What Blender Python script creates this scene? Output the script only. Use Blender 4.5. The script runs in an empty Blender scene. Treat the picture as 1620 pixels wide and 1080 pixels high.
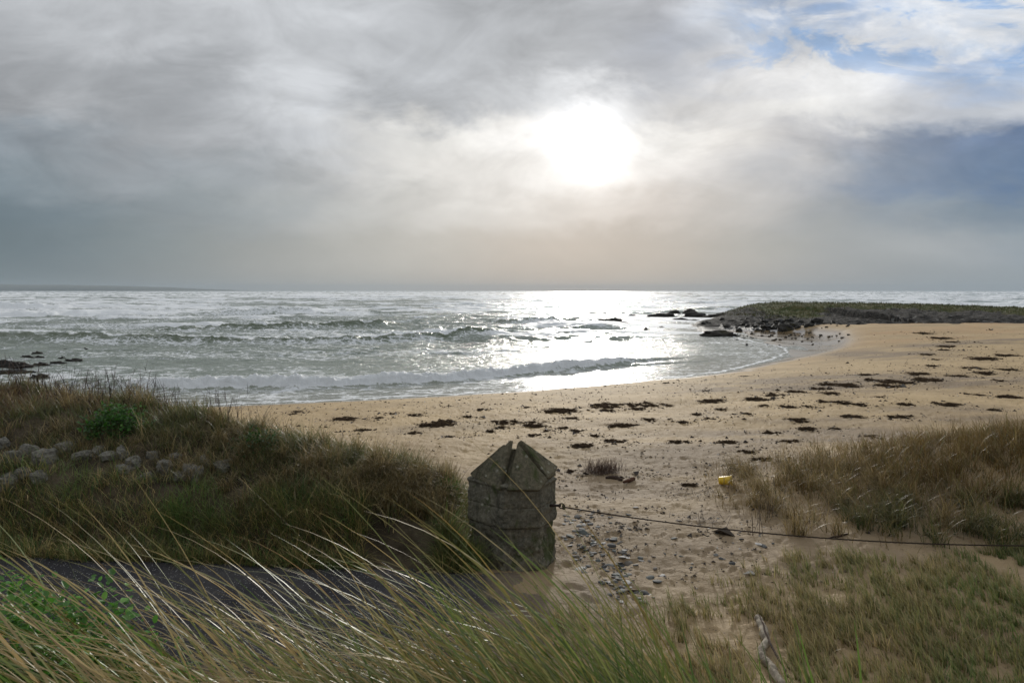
import bpy, bmesh, math, random
import numpy as np
from mathutils import Vector, Matrix, noise as mnoise

R = math.radians
sc = bpy.context.scene
COL = sc.collection
rng = np.random.default_rng(7)
random.seed(7)

# ------------------------------------------------------------------ camera
EYE = 4.8
PITCH = math.atan((540 - 459.5) / 1080.0)
cd = bpy.data.cameras.new('camera')
cam = bpy.data.objects.new('camera', cd)
COL.objects.link(cam)
cd.sensor_width = 36.0
cd.lens = 24.0
cd.clip_start = 0.05
cd.clip_end = 40000
cam.location = (0, 0, EYE)
cam.rotation_euler = (R(90) - PITCH, 0, 0)
cd.dof.use_dof = True
cd.dof.focus_distance = 14.0
cd.dof.aperture_fstop = 9.0
sc.camera = cam

def ray(px, py):
    """direction of a pixel of the 1620x1080 photograph"""
    a = np.asarray(px, float); b = np.asarray(py, float)
    x = (a - 810) / 1080; u = -(b - 540) / 1080
    c, s = math.cos(PITCH), math.sin(PITCH)
    return x, c + u * s, -s + u * c

def at_z(px, py, z=0.0):
    x, y, w = ray(px, py)
    t = (z - EYE) / w
    return float(x * t), float(y * t)

# ------------------------------------------------------------------ light
SX, SY, SZ = [float(v) for v in ray(932, 222)]
SUN_AZ = math.atan2(SX, SY)
SUN_EL = math.atan2(SZ, math.hypot(SX, SY))
sl = bpy.data.lights.new('sun', 'SUN')
so = bpy.data.objects.new('sun', sl)
COL.objects.link(so)
sl.energy = 2.1
sl.angle = R(3.0)
sl.color = (1.0, 0.95, 0.87)
so.rotation_euler = Vector((-SX, -SY, -SZ)).to_track_quat('-Z', 'Y').to_euler()
so.location = (0, 0, 30)

def lin(c):
    return tuple(((v / 255) / 12.92 if v / 255 <= 0.04045 else ((v / 255 + 0.055) / 1.055) ** 2.4) for v in c)

class NT:
    """small node-tree helper"""
    def __init__(s, tree):
        s.t = tree; s.n = tree.nodes; s.l = tree.links
    def add(s, typ, **kw):
        n = s.n.new(typ)
        for k, v in kw.items():
            setattr(n, k, v)
        return n
    def put(s, sock, v):
        if isinstance(v, bpy.types.NodeSocket):
            s.l.new(v, sock)
        else:
            if hasattr(sock.default_value, '__len__') and len(sock.default_value) == 4 and len(v) == 3:
                v = (*v, 1)
            sock.default_value = v
    def math(s, op, a, b=0.0, c=0.0, clamp=False):
        n = s.add('ShaderNodeMath', operation=op, use_clamp=clamp)
        s.put(n.inputs[0], a); s.put(n.inputs[1], b); s.put(n.inputs[2], c)
        return n.outputs[0]
    def mix(s, f, a, b, blend='MIX'):
        n = s.add('ShaderNodeMix', data_type='RGBA', blend_type=blend)
        s.put(n.inputs[0], f); s.put(n.inputs[6], a); s.put(n.inputs[7], b)
        return n.outputs[2]
    def mapr(s, v, a, b, c=0.0, d=1.0, smooth=True):
        n = s.add('ShaderNodeMapRange', interpolation_type='SMOOTHSTEP' if smooth else 'LINEAR')
        for i, q in enumerate((v, a, b, c, d)):
            s.put(n.inputs[i], q)
        return n.outputs[0]
    def noise(s, vec, scale, detail=4.0, rough=0.55, dist=0.0, color=False):
        n = s.add('ShaderNodeTexNoise')
        if vec is not None: s.put(n.inputs['Vector'], vec)
        n.inputs['Scale'].default_value = scale
        n.inputs['Detail'].default_value = detail
        n.inputs['Roughness'].default_value = rough
        n.inputs['Distortion'].default_value = dist
        return n.outputs['Color' if color else 'Fac']
    def voro(s, vec, scale, feature='F1', out='Distance', rnd=1.0):
        n = s.add('ShaderNodeTexVoronoi', feature=feature)
        s.put(n.inputs['Vector'], vec)
        n.inputs['Scale'].default_value = scale
        n.inputs['Randomness'].default_value = rnd
        return n.outputs[out]
    def vmul(s, vec, k):
        n = s.add('ShaderNodeVectorMath', operation='MULTIPLY')
        s.put(n.inputs[0], vec); n.inputs[1].default_value = k
        return n.outputs[0]
    def vadd(s, a, b):
        n = s.add('ShaderNodeVectorMath', operation='ADD')
        s.put(n.inputs[0], a); s.put(n.inputs[1], b)
        return n.outputs[0]
    def attr(s, name, out='Fac'):
        n = s.add('ShaderNodeAttribute', attribute_name=name)
        return n.outputs[out]
    def ramp(s, f, stops, interp='LINEAR'):
        n = s.add('ShaderNodeValToRGB')
        cr = n.color_ramp; cr.interpolation = interp
        while len(cr.elements) > 1: cr.elements.remove(cr.elements[-1])
        cr.elements[0].position = stops[0][0]; cr.elements[0].color = (*stops[0][1], 1)
        for p, c in stops[1:]:
            e = cr.elements.new(p); e.color = (*c, 1)
        s.put(n.inputs[0], f)
        return n.outputs[0]
    def bump(s, h, strength, dist, normal=None):
        n = s.add('ShaderNodeBump')
        n.inputs['Strength'].default_value = strength
        n.inputs['Distance'].default_value = dist
        s.put(n.inputs['Height'], h)
        if normal is not None: s.put(n.inputs['Normal'], normal)
        return n.outputs[0]

def build_world():
    w = bpy.data.worlds.new('World'); sc.world = w
    w.use_nodes = True
    t = NT(w.node_tree); t.n.clear()
    out = t.add('ShaderNodeOutputWorld')
    bg = t.add('ShaderNodeBackground'); bg.inputs['Strength'].default_value = 0.1
    t.l.new(bg.outputs[0], out.inputs[0])
    sky = t.add('ShaderNodeTexSky', sky_type='NISHITA')
    sky.sun_disc = False; sky.sun_elevation = SUN_EL; sky.sun_rotation = SUN_AZ
    co = t.add('ShaderNodeTexCoord').outputs['Generated']
    sep = t.add('ShaderNodeSeparateXYZ'); t.l.new(co, sep.inputs[0])
    X, Y, Z = sep.outputs
    az = t.math('ARCTAN2', X, Y)
    hyp = t.math('SQRT', t.math('ADD', t.math('MULTIPLY', X, X), t.math('MULTIPLY', Y, Y)))
    ca = t.math('MAXIMUM', t.math('COSINE', az), 0.62)
    v = t.math('DIVIDE', t.math('DIVIDE', Z, t.math('MAXIMUM', hyp, 0.02)), ca)     # height above the skyline
    # clouds are drawn out sideways and curdled by noise, all in world directions
    cv = t.add('ShaderNodeCombineXYZ')
    t.put(cv.inputs[0], az); t.put(cv.inputs[1], t.math('MULTIPLY', v, 1.9)); t.put(cv.inputs[2], t.math('MULTIPLY', Y, 0.6))
    n1 = t.noise(cv.outputs[0], 4.2, 7.0, 0.58, 0.5, color=True)
    n2 = t.noise(cv.outputs[0], 13.0, 5.0, 0.55, 0.2, color=True)
    s1 = t.add('ShaderNodeSeparateColor'); t.l.new(n1, s1.inputs[0])
    s2 = t.add('ShaderNodeSeparateColor'); t.l.new(n2, s2.inputs[0])
    hgate = t.mapr(v, 0.0, 0.16, 0.25, 1.0)
    def warp(base, a, b, ka, kb):
        q = t.math('ADD', t.math('MULTIPLY', t.math('SUBTRACT', a, 0.5), ka), t.math('MULTIPLY', t.math('SUBTRACT', b, 0.5), kb))
        return t.math('ADD', base, t.math('MULTIPLY', q, hgate))
    azw = warp(az, s1.outputs[0], s2.outputs[0], 0.20, 0.09)
    vw = warp(v, s1.outputs[1], s2.outputs[1], 0.14, 0.075)
    PX = [0, 100, 200, 300, 400, 500, 600, 700, 800, 925, 1050, 1150, 1250, 1350, 1450, 1540, 1620]
    A0, A1 = -1.0, 1.0
    def pos(px):
        return (math.atan2((px - 810) / 1080, 1.0) - A0) / (A1 - A0)
    g = lambda a: (a - 3, a, a + 4)
    rows = [
     (-60, [g(186), g(192), g(200), g(198), g(202), g(196), g(194), g(186), g(178), g(180), g(182), (190,198,210), (160,184,218), (160,186,224), (205,215,230), (220,226,236), (226,231,240)]),
     (0, [g(190), g(195), g(203), g(200), g(205), g(200), g(198), g(188), g(179), g(186), (188,190,196), (200,205,212), (168,189,220), (160,186,222), (215,222,232), (228,232,238), (232,235,240)]),
     (60, [g(176), g(184), g(198), g(194), g(200), g(205), g(188), g(184), g(179), g(183), (176,180,189), (188,195,206), (190,204,224), (218,222,229), (226,230,236), (194,211,232), (225,229,236)]),
     (110, [g(158), g(172), g(172), g(168), g(192), g(222), g(186), g(182), g(179), g(182), (180,184,192), (206,207,210), (228,228,229), (234,234,233), (226,228,233), (160,188,226), (228,232,238)]),
     (160, [g(148), g(200), g(158), g(158), g(178), g(232), g(166), g(184), g(196), g(238), (200,200,201), (216,215,214), (236,235,232), (222,222,222), (196,200,208), (204,209,217), (214,218,225)]),
     (210, [(143,152,160), (148,156,163), g(160), g(163), g(186), g(206), (204,204,203), (238,237,233), (245,243,240), (255,255,255), (244,242,238), (222,219,215), (190,190,193), (152,160,174), (130,145,168), (113,133,164), (102,126,160)]),
     (270, [(124,137,146), (143,152,158), (158,164,170), (162,168,173), (163,168,172), (176,178,180), (220,219,216), (230,228,224), (238,235,231), (250,248,245), (236,232,228), (206,204,203), (178,181,186), (138,150,167), (126,142,164), (112,133,161), (104,128,160)]),
     (330, [(108,123,132), (119,132,140), (134,144,150), (145,153,158), (158,164,167), (180,182,182), (200,200,197), (211,209,205), (217,213,208), (224,218,212), (217,210,204), (196,194,191), (175,177,179), (150,158,166), (146,156,166), (131,146,160), (126,142,158)]),
     (390, [(107,121,128), (115,128,135), (129,139,143), (140,147,149), (155,158,157), (175,176,173), (190,189,184), (195,192,186), (198,191,183), (196,188,180), (190,184,177), (180,179,175), (170,172,171), (160,165,168), (170,175,178), (160,167,173), (145,157,167)]),
     (445, [(110,123,129), (118,129,134), (129,137,140), (140,146,147), (155,158,157), (170,171,168), (178,178,174), (183,181,176), (186,181,175), (187,181,174), (182,178,172), (174,173,170), (166,168,168), (158,163,166), (152,160,165), (150,159,165), (148,158,165)]),
    ]
    rows.reverse()
    f = t.mapr(azw, A0, A1, 0, 1, smooth=False)
    col = None; prev = None
    for py, cs in rows:
        _, ry, rz = ray(810, py); vv = float(rz / ry)
        c = t.ramp(f, [(pos(p), lin(q)) for p, q in zip(PX, cs)], 'B_SPLINE')
        col = c if col is None else t.mix(t.mapr(vw, prev, vv), col, c)
        prev = vv
    # fine cloud texture
    n3 = t.noise(cv.outputs[0], 7.0, 9.0, 0.62, 0.8)
    n4 = t.noise(cv.outputs[0], 2.6, 8.0, 0.56, 1.2)
    k = t.math('MULTIPLY', t.math('ADD', t.math('SUBTRACT', n3, 0.5), t.math('SUBTRACT', n4, 0.5)), t.mapr(v, 0.03, 0.25, 0.14, 0.80))
    # torn white cumulus with blue showing through, to the upper right
    tn = t.noise(cv.outputs[0], 8.5, 9.0, 0.60, 0.5)
    zone = t.math('MULTIPLY', t.mapr(az, 0.20, 0.42), t.mapr(v, 0.27, 0.34))
    gap = t.math('MULTIPLY', t.mapr(tn, 0.50, 0.40), zone)
    white = t.math('MULTIPLY', t.mapr(tn, 0.50, 0.62), zone)
    col = t.mix(t.math('MULTIPLY', gap, 0.8), col, lin((146, 182, 226)))
    col = t.mix(t.math('MULTIPLY', white, 0.75), col, lin((240, 241, 243)))
    col = t.mix(1.0, col, t.math('ADD', 1.0, k), 'MULTIPLY')
    # sky overhead and behind the camera: unseen cloud, brightened to lift the light on the ground
    up = t.mapr(v, 0.46, 1.1)
    col = t.mix(up, col, (0.74, 0.76, 0.79))
    back = t.mapr(t.math('DIVIDE', Y, t.math('MAXIMUM', t.math('SQRT', t.math('ADD', t.math('MULTIPLY', hyp, hyp), t.math('MULTIPLY', Z, Z))), .01)), 0.45, -0.2)
    col = t.mix(back, col, t.mix(n3, (0.32, 0.345, 0.37), (0.52, 0.545, 0.57)))
    # glow of the veiled sun
    d = t.add('ShaderNodeVectorMath', operation='DOT_PRODUCT'); t.l.new(co, d.inputs[0])
    d.inputs[1].default_value = Vector((SX, SY, SZ)).normalized()
    ang = t.math('ARCCOSINE', t.math('MINIMUM', d.outputs['Value'], 1.0))
    # a little ragged, as cloud edges cut it
    ang = t.math('ADD', ang, t.math('MULTIPLY', t.math('SUBTRACT', s1.outputs[2], 0.5), 0.12))
    def gau(sig, amp):
        q = t.math('DIVIDE', ang, sig)
        return t.math('MULTIPLY', t.math('EXPONENT', t.math('MULTIPLY', t.math('MULTIPLY', q, q), -1.0)), amp)
    glow = t.math('ADD', gau(0.034, 1.15), gau(0.070, 0.12))
    col = t.mix(1.0, col, t.mix(1.0, (1.0, 0.98, 0.955), glow, 'MULTIPLY'), 'ADD')
    col10 = t.mix(1.0, col, (10, 10, 10), 'MULTIPLY')
    t.put(bg.inputs['Color'], t.mix(0.015, col10, sky.outputs[0]))
build_world()
sc.view_settings.view_transform = 'Standard'
sc.view_settings.look = 'None'
sc.view_settings.exposure = 0.0
sc.view_settings.gamma = 1.0
sc.render.engine = 'CYCLES'
sc.cycles.max_bounces = 6
sc.cycles.transparent_max_bounces = 8
sc.cycles.volume_bounces = 1

# ------------------------------------------------------------------ noise in numpy
def _hash(ix, iy, seed):
    h = (ix.astype(np.int64) * 374761393 + iy.astype(np.int64) * 668265263 + seed * 974634777) & 0xffffffff
    h = ((h ^ (h >> 13)) * 1274126177) & 0xffffffff
    return (h ^ (h >> 16)) & 0xffffffff
def pn(x, y, seed=0):
    x = np.asarray(x, float); y = np.asarray(y, float)
    x0 = np.floor(x); y0 = np.floor(y); fx = x - x0; fy = y - y0
    u = fx * fx * fx * (fx * (fx * 6 - 15) + 10); v = fy * fy * fy * (fy * (fy * 6 - 15) + 10)
    def gr(ix, iy, dx, dy):
        a = _hash(ix, iy, seed) * (2 * math.pi / 4294967296.0)
        return np.cos(a) * dx + np.sin(a) * dy
    a = gr(x0, y0, fx, fy); b = gr(x0 + 1, y0, fx - 1, fy)
    c = gr(x0, y0 + 1, fx, fy - 1); d = gr(x0 + 1, y0 + 1, fx - 1, fy - 1)
    return ((a * (1 - u) + b * u) * (1 - v) + (c * (1 - u) + d * u) * v) * 1.5
def fbm(x, y, o=4, seed=0, g=0.5):
    s = 0; a = 1.0
    for i in range(o):
        s = s + a * pn(x, y, seed + i * 17); a *= g; x = x * 2.03 + 11.3; y = y * 2.03 - 7.1
    return s
def sst(a, b, v):
    t = np.clip((v - a) / (b - a), 0, 1)
    return t * t * (3 - 2 * t)

# ------------------------------------------------------------------ shoreline and ground height
def P(px, py, z=0.0): return at_z(px, py, z)
SHORE = [(-400, -40), (-120, 8), (-60, 18), (-30, 24)] + [P(*p) for p in
         [(180, 650), (270, 645), (400, 640), (540, 634), (680, 627), (800, 620), (900, 612), (1000, 603), (1080, 597),
          (1150, 588), (1215, 572), (1252, 558), (1240, 549), (1200, 542), (1165, 534), (1150, 524)]] + \
        [(26, 90), (30, 100), (37, 114), (44, 132), (52, 146), (68, 146), (90, 128), (140, 108), (260, 90), (600, 60)]
LAND = np.array(SHORE + [(600, -400), (-400, -400)])
WETPOLY = np.array([P(*p) for p in [(1225, 574), (1280, 568), (1335, 556), (1347, 546), (1335, 534), (1290, 527), (1180, 521), (1140, 520), (1150, 532), (1225, 547)]])

def poly_sd(x, y, poly, closed=True, nseg=None):
    """distance to the outline, positive inside"""
    n = len(poly); best = np.full(x.shape, 1e18); inside = np.zeros(x.shape, bool)
    for i in range(n):
        ax, ay = poly[i]; bx, by = poly[(i + 1) % n]
        dx, dy = bx - ax, by - ay
        if nseg is None or i < nseg:
            t = np.clip(((x - ax) * dx + (y - ay) * dy) / (dx * dx + dy * dy), 0, 1)
            best = np.minimum(best, (x - ax - t * dx) ** 2 + (y - ay - t * dy) ** 2)
        c = (ay > y) != (by > y)
        xi = ax + (y - ay) / ((by - ay) if by != ay else 1e-9) * dx
        inside ^= c & (x < xi)
    return np.sqrt(best) * np.where(inside, 1, -1)

NSH = len(SHORE) - 1
def shore_d(x, y):
    return poly_sd(x, y, LAND, nseg=NSH)

FOOT = ([-14, -6, -3, -.7, 0.2], [8.5, 8.25, 7.95, 7.75, 7.7])
CRZ = ([-30, -12, -9, -7, -6, -4.5, -3, -1.8, -1.1, -.72, -.40], [3.1, 3.1, 3.06, 2.99, 2.89, 2.74, 2.59, 2.46, 2.30, 2.12, 1.2])
CRY = ([-30, -9, -6, -4.5, -3, -1.8, -.8], [12.6, 12.0, 11.2, 10.5, 9.8, 9.4, 9.0])
RIDGE = [(38, 112), (43, 120), (52, 125), (66, 116), (80, 102), (110, 92), (160, 84), (260, 76)]
RIDGEZ = [0.9, 2.0, 2.55, 2.45, 2.0, 1.75, 1.8, 1.9]

def spit_parts(x, y):
    pts = np.array(RIDGE); best = np.full(x.shape, 1e18); zz = np.zeros(x.shape)
    for i in range(len(pts) - 1):
        a, b = pts[i], pts[i + 1]; d = b - a
        t = np.clip(((x - a[0]) * d[0] + (y - a[1]) * d[1]) / (d @ d), 0, 1)
        q = (x - a[0] - t * d[0]) ** 2 + (y - a[1] - t * d[1]) ** 2
        z = RIDGEZ[i] * (1 - t) + RIDGEZ[i + 1] * t
        zz = np.where(q < best, z, zz); best = np.minimum(best, q)
    return np.sqrt(best), zz
SPITLINE = ([24, 30, 36, 44, 52, 60, 80, 110, 300], [80, 80, 78, 70, 69, 67, 64, 60, 40])
def spit_mask(x, y):
    edge = np.interp(x, *SPITLINE)
    n = fbm(x * .25, y * .25, 3, 91) * 2.2
    return sst(-1.2, 1.6, y - edge + n)

def H(x, y, detail=True):
    x = np.asarray(x, float); y = np.asarray(y, float)
    sd = shore_d(x, y)
    z = np.where(sd > 0, 1.95 * (1 - np.exp(-sd / 15.0)), np.maximum(0.055 * sd, -2.5))
    wf = sst(-1.5, 2.5, poly_sd(x, y, WETPOLY))
    z = z * (1 - wf) + (0.03 + 0.05 * fbm(x * .2, y * .2, 2, 3)) * wf
    z = np.where(sd > 0, np.maximum(z, -0.02), z)
    # low hummocks of the dry beach
    dry = sst(6, 14, sd) * sst(70, 50, y)
    z = z + dry * (0.075 * fbm(x * .2, y * .25, 2, 5) + 0.014 * fbm(x * .9, y * 1.1, 3, 8))
    # right hand dune under the grass
    z = z + 0.80 * np.exp(-(((x - 9.9) / 3.6) ** 2 + ((y - 11.3) / 2.6) ** 2))
    # rocky spit
    rd, rz = spit_parts(x, y)
    sm = spit_mask(x, y)
    prof = np.exp(-(rd / 24.0) ** 2)
    rock = rz * prof + (0.30 * np.abs(fbm(x * .22, y * .22, 5, 33)) + 0.16 * fbm(x * .8, y * .8, 3, 41)) * sst(0, 8, rd) + 0.10 * fbm(x * .3, y * .3, 3, 35)
    inl = sst(-7.0, 4.0, sd)
    z = np.where(sm > 0, z * (1 - sm * inl) + sm * inl * np.maximum(rock, 0.18 + 0.25 * fbm(x * .4, y * .4, 4, 55)), z)
    # left hand bank
    foot = np.interp(x, *FOOT); cz = np.interp(x, *CRZ); cy = np.interp(x, *CRY)
    q = (y - foot) / (cy - foot)
    fr = np.interp(q, [0, .04, .13, .26, .6, 1, 1.7, 2.8], [0, .08, .36, .60, .84, 1, .45, 0])
    bank = sst(-.42, -.62, x) * fr
    z0 = z
    z = z + bank * (cz - z) * (cz > z)
    z = z + bank * (0.09 * fbm(x * 1.1, y * 1.1, 4, 61) + .03 * fbm(x * 4, y * 4, 3, 62))
    # hollow path in front of it
    lev = 1.62
    pm = sst(0.15, -.35, y - foot) * sst(3.0, 4.5, y) * sst(2.2, 0.4, x)
    z = z * (1 - pm) + lev * pm
    # the ground falls away from the photographer's dune
    near = sst(4.4 + .3 * sst(1.2, .2, x), 2.0 + .65 * sst(1.0, .2, x), y + 0.25 * fbm(x * .7, y * .7, 2, 70))
    z = z * (1 - near) + (3.15 + 0.1 * fbm(x * .8, y * .8, 3, 71)) * near
    if detail:
        r = np.hypot(x, y)
        lump = 1.45 * sst(75, 35, r) * sst(1.5, 6, sd) * (1 - pm * .35)
        # scuffed, trodden sand
        z = z + lump * (0.008 * fbm(x * 4.1, y * 4.1, 4, 81) - 0.022 * sst(.32, .6, fbm(x * 3.3, y * 3.6, 2, 88)) + .010 * sst(.15, .32, fbm(x * 3.3, y * 3.6, 2, 88)) + .012 * fbm(x * 1.6, y * 1.6, 2, 89))
    return z

def hit(px, py):
    px = np.atleast_1d(np.asarray(px, float)); py = np.atleast_1d(np.asarray(py, float))
    ts = np.geomspace(1.5, 300, 1400)
    out = np.zeros((len(px), 3))
    for i in range(len(px)):
        x, y, w = ray(px[i], py[i])
        X, Y, Z = x * ts, y * ts, EYE + w * ts
        g = Z - H(X, Y, False)
        k = np.argmax(g < 0)
        if k == 0: k = len(ts) - 1
        a = g[k - 1] / (g[k - 1] - g[k] + 1e-12)
        t = ts[k - 1] + a * (ts[k] - ts[k - 1])
        X, Y = x * t, y * t
        out[i] = (X, Y, float(H(np.array([X]), np.array([Y]))[0]))
    return out

# ------------------------------------------------------------------ mesh helpers
def mesh_np(name, V, F, mat=None, smooth=True, attrs=None, cattrs=None):
    me = bpy.data.meshes.new(name)
    V = np.asarray(V, np.float32); F = np.asarray(F, np.int32)
    n = F.shape[1]
    me.vertices.add(len(V)); me.vertices.foreach_set('co', V.ravel())
    me.loops.add(F.size); me.loops.foreach_set('vertex_index', F.ravel())
    me.polygons.add(len(F))
    me.polygons.foreach_set('loop_start', np.arange(len(F), dtype=np.int32) * n)
    me.polygons.foreach_set('loop_total', np.full(len(F), n, np.int32))
    me.update(calc_edges=True)
    me.polygons.foreach_set('use_smooth', np.full(len(F), smooth))
    for k, v in (attrs or {}).items():
        a = me.attributes.new(k, 'FLOAT', 'POINT'); a.data.foreach_set('value', np.asarray(v, np.float32))
    for k, v in (cattrs or {}).items():
        a = me.attributes.new(k, 'FLOAT_COLOR', 'POINT')
        a.data.foreach_set('color', np.concatenate([np.asarray(v, np.float32), np.ones((len(v), 1), np.float32)], 1).ravel())
    if mat is not None: me.materials.append(mat)
    return me

def link(name, me, parent=None, loc=(0, 0, 0), rot=(0, 0, 0), scale=(1, 1, 1)):
    o = bpy.data.objects.new(name, me); COL.objects.link(o)
    o.location = loc; o.rotation_euler = rot; o.scale = scale
    if parent is not None: o.parent = parent
    return o

def tag(o, label=None, cat=None, group=None, kind=None):
    if label: o['label'] = label
    if cat: o['category'] = cat
    if group: o['group'] = group
    if kind: o['kind'] = kind
    return o

def sub_mesh(V, F, keep):
    F = F[keep]; used, inv = np.unique(F, return_inverse=True)
    return V[used], inv.reshape(F.shape), used

def mat(name):
    m = bpy.data.materials.new(name); m.use_nodes = True
    t = NT(m.node_tree)
    b = t.n.get('Principled BSDF')
    return m, t, b

def gpos(t):
    return t.add('ShaderNodeNewGeometry').outputs['Position']

# ------------------------------------------------------------------ materials
def m_sand():
    m, t, b = mat('sand')
    p = gpos(t)
    n1 = t.noise(p, .35, 5, .6); n2 = t.noise(p, 3.0, 6, .65); n3 = t.noise(p, 60, 3, .6)
    c = t.mix(t.mapr(n1, .35, .65), (.405, .285, .145), (.525, .378, .198))
    c = t.mix(t.mapr(n2, .45, .75, 0, .45), c, (.36, .25, .12))
    c = t.mix(t.attr('orange'), c, (.48, .30, .145))
    # dark grit and bits of weed worked into the sand
    sp = t.voro(p, 9.0); sp2 = t.voro(p, 26.0)
    dm = t.attr('dirt_nearshade')  # real dirt zones, and the painted dimming of near sand
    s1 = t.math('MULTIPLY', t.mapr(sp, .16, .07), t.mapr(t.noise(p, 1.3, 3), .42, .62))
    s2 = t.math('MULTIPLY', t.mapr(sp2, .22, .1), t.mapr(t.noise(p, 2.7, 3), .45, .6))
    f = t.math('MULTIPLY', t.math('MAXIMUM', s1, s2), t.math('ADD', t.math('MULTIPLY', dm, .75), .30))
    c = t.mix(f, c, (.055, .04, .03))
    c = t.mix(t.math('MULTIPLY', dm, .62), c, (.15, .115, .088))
    wet = t.attr('wet')
    c = t.mix(t.math('MULTIPLY', wet, .62), c, (.11, .078, .05))
    c = t.mix(t.attr('damp'), c, (.20, .155, .11))
    t.put(b.inputs['Base Color'], c)
    t.put(b.inputs['Roughness'], t.mapr(wet, .3, 1.0, .78, .13))
    t.put(b.inputs['Specular IOR Level'], t.mapr(wet, .2, 1, .22, .5))
    h = t.math('ADD', t.math('MULTIPLY', n2, .5), t.math('ADD', t.math('MULTIPLY', n3, .12), t.math('MULTIPLY', t.noise(p, 12, 4, .65), .55)))
    bn = t.add('ShaderNodeBump'); t.put(bn.inputs['Height'], h); bn.inputs['Distance'].default_value = .05
    t.put(bn.inputs['Strength'], t.mapr(wet, 0, .9, .8, .03))
    t.put(b.inputs['Normal'], bn.outputs[0])
    return m

def m_soil():
    m, t, b = mat('dune_soil')
    p = gpos(t)
    n = t.noise(p, 2.2, 6, .65)
    c = t.mix(t.mapr(n, .35, .65), (.05, .040, .026), (.125, .10, .066))
    t.put(b.inputs['Base Color'], c)
    b.inputs['Roughness'].default_value = .95
    b.inputs['Specular IOR Level'].default_value = .1
    t.put(b.inputs['Normal'], t.bump(t.noise(p, 9, 6, .7), .8, .06))
    return m

def m_path():
    m, t, b = mat('wet_tarmac')
    p = gpos(t)
    n = t.noise(p, 1.4, 5, .6)
    c = t.mix(t.mapr(n, .35, .7), (.055, .053, .057), (.10, .094, .092))
    g = t.voro(p, 55.0); gc = t.voro(p, 55.0, out='Color')
    sp = t.add('ShaderNodeSeparateColor'); t.l.new(gc, sp.inputs[0])
    f = t.math('MULTIPLY', t.mapr(g, .45, .25), t.mapr(sp.outputs[0], .80, .9))
    c = t.mix(f, c, (.34, .335, .33))
    # sand blown over the seaward end
    sa = t.mapr(t.math('ADD', t.attr('sandy'), t.math('MULTIPLY', t.math('SUBTRACT', t.noise(p, 3, 5, .6), .5), .9)), .35, .75)
    c = t.mix(sa, c, (.21, .165, .12))
    t.put(b.inputs['Base Color'], c)
    t.put(b.inputs['Roughness'], t.mapr(t.noise(p, 5, 4), .4, .7, .85, .98))
    b.inputs['Specular IOR Level'].default_value = .06
    t.put(b.inputs['Normal'], t.bump(t.math('ADD', t.math('MULTIPLY', t.noise(p, 7, 6, .7), 3.0), t.math('SUBTRACT', t.noise(p, 30, 4, .7), g)), .9, .02))
    return m

def m_spit():
    m, t, b = mat('spit_ground')
    p = gpos(t)
    n = t.noise(p, .5, 6, .7); n2 = t.noise(p, 2.2, 5, .7)
    rock = t.mix(t.mapr(n2, .35, .65), (.010, .009, .008), (.045, .040, .033))
    v = t.voro(p, 2.2, out='Color'); vs = t.add('ShaderNodeSeparateColor'); t.l.new(v, vs.inputs[0])
    rock = t.mix(t.mapr(vs.outputs[1], .90, .97, 0, .55), rock, (.30, .29, .27))
    grass = t.mix(t.mapr(n, .35, .65), (.050, .068, .018), (.12, .105, .042))
    peb = t.mix(t.mapr(t.noise(p, 3.5, 4, .7), .42, .6), (.045, .042, .038), (.15, .135, .115))
    c = t.mix(t.math('MULTIPLY', t.attr('pebble'), .8), rock, peb)
    gf = t.mapr(t.math('ADD', t.attr('grassy'), t.math('MULTIPLY', t.math('SUBTRACT', n, .5), .9)), .35, .6)
    c = t.mix(gf, c, grass)
    t.put(b.inputs['Base Color'], c)
    t.put(b.inputs['Roughness'], t.mapr(t.attr('wet'), 0, 1, .85, .35))
    b.inputs['Specular IOR Level'].default_value = .08
    t.put(b.inputs['Normal'], t.bump(t.noise(p, 2.5, 6, .75), 1.0, .3))
    return m

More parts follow.
